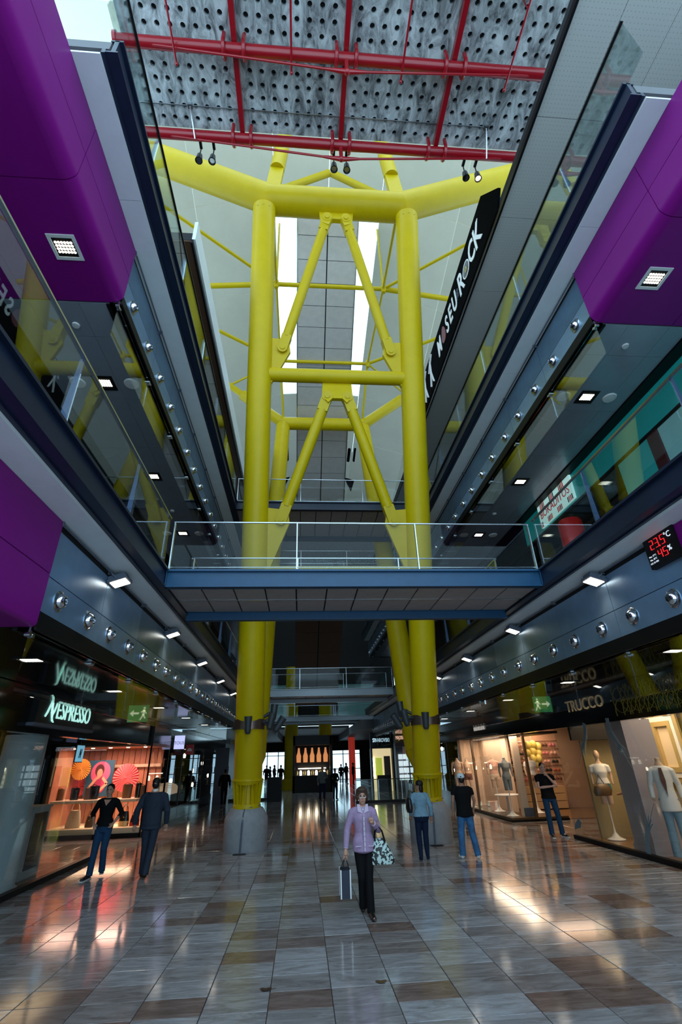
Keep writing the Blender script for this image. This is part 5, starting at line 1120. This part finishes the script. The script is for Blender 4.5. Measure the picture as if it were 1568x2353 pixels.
    # --- shoes
    for n in ('L', 'R'):
        an = P['ank'+n]; tx, ty = D['toe'+n]; toe = Vector((an.x+(tx-D['ank'+n][0])*k, an.y+(ty-.02)*k, max(.028, an.z-.058*k))); heel = an+Vector((0, .035*k, -.05*k)); heel.z = max(heel.z, .03)
        q = MB(); q.tube([heel, heel.lerp(toe, .45)+Vector((0, 0, .012)), toe], [.042*k, .043*k, .034*k], n=12); q.tube([an+Vector((0, .005, -.0)), heel.lerp(toe, .25)], [.045*k, .042*k], n=12)
        if boots: kn = P['knee'+n]; q.tube([kn.lerp(an, .05), kn.lerp(an, .45), an], [.072*k, .068*k, .05*k], n=14)
        me = remesh(q, 'boot' if boots else 'shoe', shoes, .011, 3)
        for v in me.vertices: v.co.z = max(v.co.z, .004)
        so = child(me, 'boot' if boots else 'shoe')
        if sole:
            dv = (toe-heel); sd = MB(); sd.obox(heel-dv.normalized()*.03+Vector((0, 0, -.022)), toe+dv.normalized()*.02+Vector((0, 0, -.02)), .075*k, .018); so2 = sd.mesh('sole', sole)
            c = bpy.data.objects.new('sole', so2); LINK(c); c.parent = so
    # --- hair
    hb = MB(); 
    def hball(x, y, z, a, c, d): 
        m_ = MB(); m_.ball((x, y, z), a, c, d, n=16, m=10); hb.add([tuple(hp(*v)) for v in m_.v], m_.f)
    if hairstyle in ('short', 'crop', 'tied'): hball(0, .048, .0, .068, .056, .075)
    if hairstyle == 'short': hball(0, .022, .052, .083, .090, .080)
    if hairstyle == 'crop': hball(0, .020, .050, .077, .088, .074)
    if hairstyle == 'puffy': hball(0, .022, .055, .098, .098, .088); hball(0, -.035, .095, .075, .055, .04); hball(.075, .02, .0, .03, .055, .065); hball(-.075, .02, .0, .03, .055, .065)
    if hairstyle == 'long': hball(0, .026, .045, .092, .096, .088); hball(0, .055, -.07, .085, .055, .13); hball(.0, .06, -.17, .07, .045, .10)
    if hairstyle == 'tied': hball(0, .022, .048, .082, .092, .080); hball(0, .10, .03, .04, .04, .04)
    if hb.v: child(remesh(hb, 'hair', hair, .010, 3), 'hair')
    if face:
        e = MB()
        for sx in (-1, 1): m_ = MB(); m_.ball((sx*.029, -.079, .008), .011, .008, .0065, n=8, m=6); e.add([tuple(hp(*v)) for v in m_.v], m_.f)
        for sx in (-1, 1): m_ = MB(); m_.tube([(sx*.014, -.083, .024), (sx*.03, -.084, .030), (sx*.048, -.072, .024)], .0035, n=5); e.add([tuple(hp(*v)) for v in m_.v], m_.f)
        child(e.mesh('eyes', 'eye_dark'), 'eyes')
        m_ = MB(); m_.ball((0, -.083, -.058), .022, .009, .0075, n=10, m=6); l = MB(); l.add([tuple(hp(*v)) for v in m_.v], m_.f); child(l.mesh('mouth', 'lips'), 'mouth')
    return body, child, hp, P, k
# --- woman in the lilac blouse
PW, ch, hp, P, k = person('woman in a lilac blouse and black trousers walking towards the viewer with two bags', (.98, 8.95, 0), .0, 1.62, dict(kneeL=(.055, -.07, .49), ankL=(.06, -.10, .085), toeL=(.075, -.26), kneeR=(-.05, .0, .48), ankR=(-.035, .14, .10), toeR=(-.05, -.02), elR=(-.265, .03, 1.12), wrR=(-.30, -.04, .865), elL=(.255, .02, 1.10), wrL=(.15, -.17, 1.215)), 'f', 'skin', 'lilac', 'cloth_black', 'hair_brown', 'puffy', 1.0, .82, fists=(True, False), vox=.0065, legw=.95)
q = MB()
for sx in (-1, 1):
    m_ = MB(); m_.tube([(sx*.030+.026*math.cos(t), -.092, .006+.017*math.sin(t)) for t in [2*math.pi*i/14 for i in range(15)]], .0022, n=5); m_.tube([(sx*.056, -.090, .010), (sx*.074, .0, .010)], .002, n=5); q.add([tuple(hp(*v)) for v in m_.v], m_.f)
m_ = MB(); m_.tube([(-.006, -.095, .01), (.006, -.095, .01)], .002, n=5); q.add([tuple(hp(*v)) for v in m_.v], m_.f); ch(q.mesh('glasses', 'steel'), 'glasses')
q = MB()   # collar, placket and pockets of the blouse
for sx in (-1, 1): q.add([(sx*.01*k, -.105*k, 1.36*k), (sx*.085*k, -.10*k, 1.385*k), (sx*.085*k, -.03*k, 1.475*k), (sx*.05*k, -.065*k, 1.475*k), (sx*.012*k, -.113*k, 1.355*k), (sx*.09*k, -.108*k, 1.38*k), (sx*.093*k, -.03*k, 1.48*k), (sx*.052*k, -.072*k, 1.48*k)], [(0,1,2,3),(7,6,5,4),(0,4,5,1),(1,5,6,2),(2,6,7,3),(3,7,4,0)])
q.box(-.013*k, -.168*k, .84*k, .013*k, -.135*k, 1.34*k); q.box(-.15*k, -.150*k, .90*k, -.06*k, -.13*k, .912*k); q.box(.06*k, -.150*k, .90*k, .15*k, -.13*k, .912*k)
ch(q.mesh('blouse_trim', 'lilac_light'), 'blouse_trim')
q = MB()
for z in (.90, .97, 1.04, 1.11, 1.18, 1.25, 1.32): q.ball((0, -.171*k, z*k), .006, n=8, m=5)
ch(q.mesh('buttons', 'slate'), 'buttons')
for n in ('L', 'R'):
    wr = P['wr'+n]; el = P['el'+n]; q = MB(); d = (wr-el).normalized(); q.cyl(wr-d*.055, wr-d*.005, .041*k, .040*k, n=14); ch(q.mesh('cuff', 'lilac_light'), 'cuff')
q = MB(); q.ball((.0, -.098*k, 1.40*k), .009, .006, .014, n=8, m=6); q.tube([(.05*k, -.05*k, 1.46*k), (.0, -.096*k, 1.41*k), (-.05*k, -.05*k, 1.46*k)], .002, n=5); ch(q.mesh('necklace', 'steel'), 'necklace')
# her shopping bag and handbag
hx, hy, hz = .98+P['wrR'].x-.012, 8.95+P['wrR'].y-.02, P['wrR'].z-.10
SB = empty('shopping_bag', (hx, hy, .36), 'dark navy paper shopping bag with white edges held by the woman in lilac', 'shopping bag')
z1 = hz-.14; b = MB(); b.box(hx-.085, hy-.14, z1-.34, hx+.055, hy+.14, z1); b.build('paper_body', 'bag_navy', SB)
for (x, y) in ((-.087, -.14), (.053, -.14), (.053, .125), (-.087, .125)): MB().box(hx+x-.006, hy+y-.006, z1-.34, hx+x+.012, hy+y+.012, z1+.005).build('white_edge', 'white', SB)
for y in (-.10, .10): b = MB(); b.tube([(hx-.06, hy+y, z1), (hx-.03, hy+y*.5, z1+.09), (hx, hy+y*.1, z1+.145), (hx+.02, hy+y*.5, z1+.09), (hx+.05, hy+y, z1)], .005, n=5); b.build('handle', 'cloth_black', SB)
ax_, ay_, az_ = .98+.235*k, 8.95-.06, P['elL'].z+.0
HB = empty('snakeskin_handbag', (ax_+.03, ay_, az_-.52), 'black and white snakeskin handbag hanging from her bent arm', 'handbag')
b = MB(); b.loft([(ax_+.05, ay_, az_-.43, .185, .06), (ax_+.05, ay_, az_-.36, .19, .075), (ax_+.03, ay_, az_-.22, .13, .06), (ax_+.01, ay_, az_-.10, .085, .03)], n=24); b.build('body', 'snake', HB)
for o in (-.04, .04): b = MB(); b.tube([(ax_-.07, ay_+o, az_-.13), (ax_-.045, ay_+o, az_+.0), (ax_+.005, ay_+o*.6, az_+.055), (ax_+.06, ay_+o, az_+.0), (ax_+.10, ay_+o, az_-.14)], .009, n=6); b.build('handle', 'cloth_black', HB)
# --- others in the hall
_, ch, hp, P, k = person('woman in a black top and jeans with hands in her pockets by the left shops', (-4.28, 12.75, 0), .05, 1.70, dict(kneeR=(-.10, -.06, .49), ankR=(-.11, -.12, .085), toeR=(-.16, -.27), kneeL=(.07, -.02, .50), ankL=(.05, .17, .115), toeL=(.05, .01), elR=(-.31, .09, 1.14), wrR=(-.20, -.08, .97), elL=(.30, .09, 1.14), wrL=(.20, -.08, .97)), 'f', 'skin', 'cloth_black', 'jeans', 'hair_black', 'tied', .72, .93, 'shoe_black', 'sole_white', vox=.008)
q = MB(); q.add([(-.075*k, -.090*k, 1.41*k), (.075*k, -.090*k, 1.41*k), (.0, -.146*k, 1.30*k), (-.07*k, -.03*k, 1.42*k), (.07*k, -.03*k, 1.42*k), (0, -.10*k, 1.29*k)], [(0,1,2),(5,4,3),(0,3,4,1),(1,4,5,2),(2,5,3,0)]); ch(q.mesh('neckline', 'skin'), 'neckline')
_, ch, hp, P, k = person('man in a dark navy suit walking away past the pink shop window', (-3.22, 12.5, 0), math.pi, 1.80, dict(kneeL=(.08, -.06, .49), ankL=(.08, -.10, .085), toeL=(.08, -.26), kneeR=(-.06, .03, .47), ankR=(-.045, .18, .11), toeR=(-.05, .03), elL=(.30, .05, 1.13), wrL=(.33, -.01, .88), elR=(-.285, .0, 1.12), wrR=(-.27, -.12, .87)), 'm', 'skin', 'suit_navy', 'suit_navy', 'hair_black', 'crop', 1.0, .80, jacket=True, vox=.008, width=1.02)
q = MB(); q.lathe([(.062*k, 1.455*k), (.066*k, 1.50*k), (.058*k, 1.50*k)], (0, .01, 0), n=20); ch(q.mesh('shirt_collar', 'white'), 'shirt_collar')
_, ch, hp, P, k = person('woman in a pale blue blouse and dark boots seen from behind by the right column', (2.80, 13.0, 0), math.pi, 1.55, dict(kneeL=(.10, -.02, .49), ankL=(.11, .10, .085), toeL=(.13, -.05), kneeR=(-.07, .0, .49), ankR=(-.075, .0, .085), elR=(-.26, .02, 1.12), wrR=(-.27, -.05, .90), elL=(.27, .04, 1.14), wrL=(.26, -.10, .93)), 'f', 'skin_tan', 'pale_blue', 'jeans_dark', 'hair_black', 'long', 1.0, .90, 'jeans_dark', vox=.008, boots=True, width=1.12, head_turn=1.1)
bx, by, bz = 2.80-.26, 13.0+.02, .93
BG = empty('shoulder_bag', (bx, by, bz), 'glossy black shoulder bag of the woman in pale blue', 'handbag'); b = MB(); b.loft([(bx, by, bz-.02, .06, .13), (bx, by, bz+.06, .08, .15), (bx, by, bz+.22, .07, .13), (bx, by, bz+.28, .04, .10)], n=18); b.build('body', 'bag_black', BG)
b = MB(); b.tube([(bx, by-.09, bz+.27), (bx+.03, by-.10, bz+.42), (2.80-.15, by-.03, 1.30), (bx+.03, by+.08, bz+.42), (bx, by+.09, bz+.27)], .012, n=6); b.build('strap', 'bag_black', BG)
_, ch, hp, P, k = person('man in a white cap, black shirt and washed jeans seen from behind', (3.83, 12.95, 0), math.pi-.1, 1.66, dict(kneeL=(.13, -.02, .49), ankL=(.17, .06, .085), toeL=(.24, -.08), kneeR=(-.12, .0, .49), ankR=(-.17, .12, .085), toeR=(-.18, -.04), elL=(.26, .03, 1.13), wrL=(.27, -.04, .89), elR=(-.27, -.02, 1.13), wrR=(-.24, -.12, .92)), 'm', 'skin_tan', 'cloth_black', 'jeans_wash', 'hair_black', 'crop', .46, .82, 'sole_white', vox=.008, width=1.05, legw=1.12, head_turn=.25)
q = MB(); m_ = MB(); m_.ball((0, .02, .055), .09, .10, .08, n=20, m=12); m_.v = [(x, y, max(z, .035)) for x, y, z in m_.v]; q.add([tuple(hp(*v)) for v in m_.v], m_.f); m_ = MB(); m_.box(-.06, -.165, .034, .06, -.06, .044); q.add([tuple(hp(*v)) for v in m_.v], m_.f); ch(q.mesh('cap', 'cap_white'), 'cap'); m_ = MB(); m_.ball((.04, .117, .06), .018, .006, .012, n=8, m=5); q = MB(); q.add([tuple(hp(*v)) for v in m_.v], m_.f); ch(q.mesh('cap_badge', 'cloth_black'), 'cap_badge')
person('man in a black polo shirt standing with a hand at his chin', (7.05, 15.3, 0), -.1, 1.80, dict(kneeR=(-.12, -.03, .49), ankR=(-.13, -.02, .085), toeR=(-.16, -.18), kneeL=(.13, -.02, .49), ankL=(.15, .0, .085), toeL=(.23, -.13), elR=(-.23, -.08, 1.12), wrR=(.08, -.20, 1.15), elL=(.235, -.12, 1.15), wrL=(.03, -.17, 1.40)), 'm', 'skin_pale', 'cloth_black', 'jeans', 'hair_black', 'crop', .46, .86, 'shoe_black', 'sole_white', vox=.008, fists=(True, False), head_tilt=.1, lean=-.035)
person('man in a grey jacket standing talking near the kiosk', (1.25, 32.5, 0), .2, 1.70, dict(wrL=(.12, -.18, 1.12), elL=(.28, -.02, 1.12), ankR=(-.16, .03, .085), kneeR=(-.13, 0, .49)), 'm', 'skin', 'grey_jacket', 'jeans_dark', 'hair_brown', 'crop', 1.0, .84, vox=.014, jacket=True, face=False)
person('woman in black standing beside the man in the grey jacket', (1.98, 32.2, 0), .5, 1.60, dict(wrR=(-.05, -.18, .98), elR=(-.27, -.02, 1.12), wrL=(.05, -.2, 1.0), elL=(.27, -.02, 1.12)), 'f', 'skin', 'cloth_black', 'jeans_dark', 'hair_brown', 'short', 1.0, .80, vox=.014, face=False)
person('dark-clothed man walking along the far left shopfronts', (-4.3, 31.2, 0), math.pi, 1.75, dict(ankL=(.1, -.15, .085), ankR=(-.1, .2, .1)), 'm', 'skin_tan', 'cloth_black', 'cloth_black', 'hair_black', 'crop', 1.0, .80, vox=.016, face=False, jacket=True)
SIL = [(785, 53, .0, 'f'), (797, 52, .8, 'm'), (813, 50, 1.5, 'm'), (612, 52, .3, 'm'), (620, 53, 2, 'f'), (630, 54, 1.2, 'm'), (645, 50, 3, 'm')]
LB = ['leftmost of three dark silhouettes right of the kiosk', 'middle one of three dark silhouettes right of the kiosk', 'rightmost of three dark silhouettes right of the kiosk', 'first dark silhouette from the left before the left end windows', 'second dark silhouette from the left before the left end windows', 'third dark silhouette from the left before the left end windows', 'fourth dark silhouette from the left before the left end windows']
for (px, y, r_, sx), lab in zip(SIL, LB): person(lab, (ATY(px, 1800, y).x, y, 0), r_, 1.66 if sx == 'f' else 1.76, None, sx, 'skin_tan', 'cloth_black', 'cloth_black', 'hair_black', 'short', 1.0, .84, vox=.022, face=False, group='distant visitors')
# ---------------------------------------------------------------- mannequins
def torso_mann(loc, rz, label, m='mann_cream', top=None, bottom=None, arms=True, h0=.75, thigh=.35, head=False, stand=True):
    x, y, z = loc; E = empty('mannequin', (x, y, z), label, 'mannequin', 'shop window mannequins', rz=rz)
    def ad(me, n): o = bpy.data.objects.new(n, me); LINK(o); o.parent = E
    b = MB(); zt = h0+thigh
    b.loft([(0, 0, zt-.02, .15, .11), (0, 0, zt+.08, .172, .12), (0, 0, zt+.24, .125, .095), (0, -.01, zt+.38, .155, .12), (0, 0, zt+.52, .165, .095), (0, 0, zt+.58, .10, .07), (0, 0, zt+.64, .05, .05), (0, 0, zt+.70, .048, .05)], n=22)
    for s in (-1, 1):
        b.tube([(s*.08, 0, zt+.04), (s*.085, -.01, zt-.15), (s*.085, -.01, zt-thigh)], [.088, .075, .06], n=14)
        if arms: b.tube([(s*.14, 0, zt+.52), (s*.20, .01, zt+.50), (s*.235, .03, zt+.30), (s*.24, -.02, zt+.08)], [.05, .05, .04, .025], n=12)
    if head: b.ball((0, -.01, zt+.80), .075, .09, .115, n=16, m=10)
    ad(remesh(b, 'body', m, .012, 4), 'body')
    if top:
        b = MB(); b.loft([(0, 0, zt+.10, .182, .132), (0, 0, zt+.24, .14, .11), (0, -.01, zt+.38, .17, .135), (0, 0, zt+.52, .178, .108), (0, 0, zt+.58, .12, .085)], n=22)
        for s in (-1, 1): b.tube([(s*.13, 0, zt+.52), (s*.20, .01, zt+.50), (s*.225, .02, zt+.37)], [.065, .065, .058], n=12)
        ad(remesh(b, 'top', top, .013, 4), 'top')
    if bottom:
        b = MB(); b.loft([(0, 0, zt-.02, .165, .125), (0, 0, zt+.06, .186, .134), (0, 0, zt+.15, .168, .122)], n=22)
        for s in (-1, 1): b.tube([(s*.085, 0, zt+.04), (s*.088, -.01, zt-.10)], [.10, .095], n=14)
        ad(remesh(b, 'shorts', bottom, .013, 4), 'shorts')
    if stand:
        b = MB(); b.lathe([(0, 0), (.22, 0), (.22, .012), (.10, .06), (.03, .16), (.018, .3), (.018, zt+.02)], (0, 0, 0), n=24); ad(b.mesh('stand', 'white'), 'stand')
    return E
for k_, (px, py, Y, lab, kw) in enumerate((
    (1240, 1872, 20.0, 'mannequin in a white top and floral shorts on a flared white stand', dict(top='white', bottom='floral', h0=.80, thigh=.32)),
    (1180, 1878, 19.35, 'silver mannequin at the glass corner of the lingerie window', dict(m='silver_man', h0=.78, thigh=.35)),
    (1150, 1868, 21.0, 'cream mannequin in a slip behind the lingerie glass', dict(bottom='cream_wall', top='bra_blush', h0=.80)),
    (1085, 1850, 23.2, 'cream mannequin in brown lingerie at the far end of the window', dict(bottom='bra_brown', h0=.75)),
    (1062, 1846, 22.8, 'bare cream mannequin partly hidden by the white cap', dict(h0=.80)))):
    q = ATY(px, py, Y); torso_mann((min(q.x, 8.7), Y, .125 if Y < 24 else 0), .2-.1*k_, lab, **kw)
# blazer mannequin and dress mannequin in the right near shop
q = ATX(1545, 1990, 8.05)
mq = ATX(1512, 1752, 7.85); my = mq.y
E_, ch, hp, P, k = None, None, None, None, None
BM = empty('mannequin', (7.85, my, .02), 'headless mannequin in a white blazer and pale blue trousers behind the right glass', 'mannequin', 'shop window mannequins', rz=-.6)
def bm_add(b, n, m, v=.012): o = bpy.data.objects.new(n, remesh(b, n, m, v, 4)); LINK(o); o.parent = BM
sc_ = mq.z/1.50
b = MB(); b.loft([(0, 0, z*sc_, rx, ry) for z, rx, ry in ((.86, .16, .115), (.95, .165, .115), (1.10, .135, .10), (1.24, .15, .11), (1.36, .165, .095), (1.43, .10, .07), (1.50, .05, .05), (1.56, .052, .055))], n=22)
for s in (-1, 1): b.tube([(s*.09, 0, .9*sc_), (s*.10, 0, .5*sc_), (s*.12, -.02, .08)], [.08, .055, .04], n=12); b.tube([(s*.17, 0, 1.37*sc_), (s*.25, .04, 1.12*sc_), (s*.27, 0, .88*sc_)], [.05, .04, .03], n=12)
bm_add(b, 'body', 'mann_cream')
b = MB(); b.loft([(0, 0, z*sc_, rx, ry) for z, rx, ry in ((.72, .20, .155), (.86, .19, .145), (1.08, .16, .125), (1.22, .18, .13), (1.36, .20, .115), (1.43, .12, .085))], n=24)
for s in (-1, 1): b.tube([(s*.13, 0, 1.37*sc_), (s*.195, 0, 1.35*sc_), (s*.265, .04, 1.12*sc_), (s*.28, 0, .92*sc_)], [.07, .072, .06, .05], n=14)
bm_add(b, 'blazer', 'white')
b = MB(); b.prism([(-.03, 1.40*sc_), (.03, 1.40*sc_), (.05, 1.2*sc_), (.01, .95*sc_), (-.05, 1.2*sc_)], 'y', -.16, -.125); o = bpy.data.objects.new('blouse', b.mesh('blouse', 'bra_brown')); LINK(o); o.parent = BM
b = MB()
for s in (-1, 1): b.tube([(s*.09, 0, .92*sc_), (s*.10, 0, .5*sc_), (s*.125, -.02, .06)], [.10, .085, .085], n=14)
bm_add(b, 'trousers', 'pale_blue')
dq = ATX(1325, 1900, 8.2)
DM = torso_mann((8.15, 15.0 if False else min(dq.y, 14.3), .02), -.5, 'mannequin in a pale top with a leather bag near the shop entrance', m='mann_cream', top='white', bottom='print_dress', h0=.78, thigh=.38, head=True)
person('woman shopper in a black dress bending inside the right shop', (8.75, 13.9, 0), math.pi+.6, 1.62, dict(elL=(.26, -.15, 1.15), wrL=(.18, -.35, 1.1), elR=(-.26, -.15, 1.15), wrR=(-.18, -.35, 1.1)), 'f', 'skin', 'cloth_black', 'cloth_black', 'hair_black', 'short', .6, .62, vox=.013, face=False)
bx, by = 7.95, min(dq.y, 14.3)-.25
LBG = empty('leather_bag', (bx, by, 1.0), 'large brown leather bag hanging on the dress mannequin', 'handbag'); b = MB(); b.loft([(bx, by, 1.02, .22, .10), (bx, by, 1.12, .25, .12), (bx, by, 1.25, .20, .09), (bx, by, 1.29, .12, .05)], n=20); b.build('body', 'bag_brown', LBG); b = MB(); b.tube([(bx-.15, by, 1.26), (bx, by+.05, 1.50), (bx+.15, by+.1, 1.26)], .012, n=6); b.build('strap', 'bag_brown', LBG)

# fallen leaves on the floor
for k_, (px, py, m_) in enumerate(((877, 2258, 'bag_brown'), (611, 2276, 'hair_brown'))):
    d = RAY(px, py); t = -CAM_H/d.z; c = Vector((d.x*t, d.y*t, .002)); b = MB(); n = 14
    vs = [(c.x+(.05+.02*math.sin(3*a))*math.cos(a), c.y+.05*math.sin(a)*(1+.3*math.cos(2*a)), .004+.008*abs(math.sin(2*a))) for a in [2*math.pi*i/n for i in range(n)]]
    b.add(vs+[(c.x, c.y, .012), (c.x, c.y, .001)], [(i, (i+1) % n, n) for i in range(n)]+[((i+1) % n, i, n+1) for i in range(n)]); b.tube([(c.x+.04, c.y, .006), (c.x+.10, c.y+.02, .006)], .002, n=5); b.build('fallen_leaf', m_, label=['brown fallen leaf on the floor right of the middle', 'dark fallen leaf on the floor left of the middle'][k_], cat='leaf', group='fallen leaves')
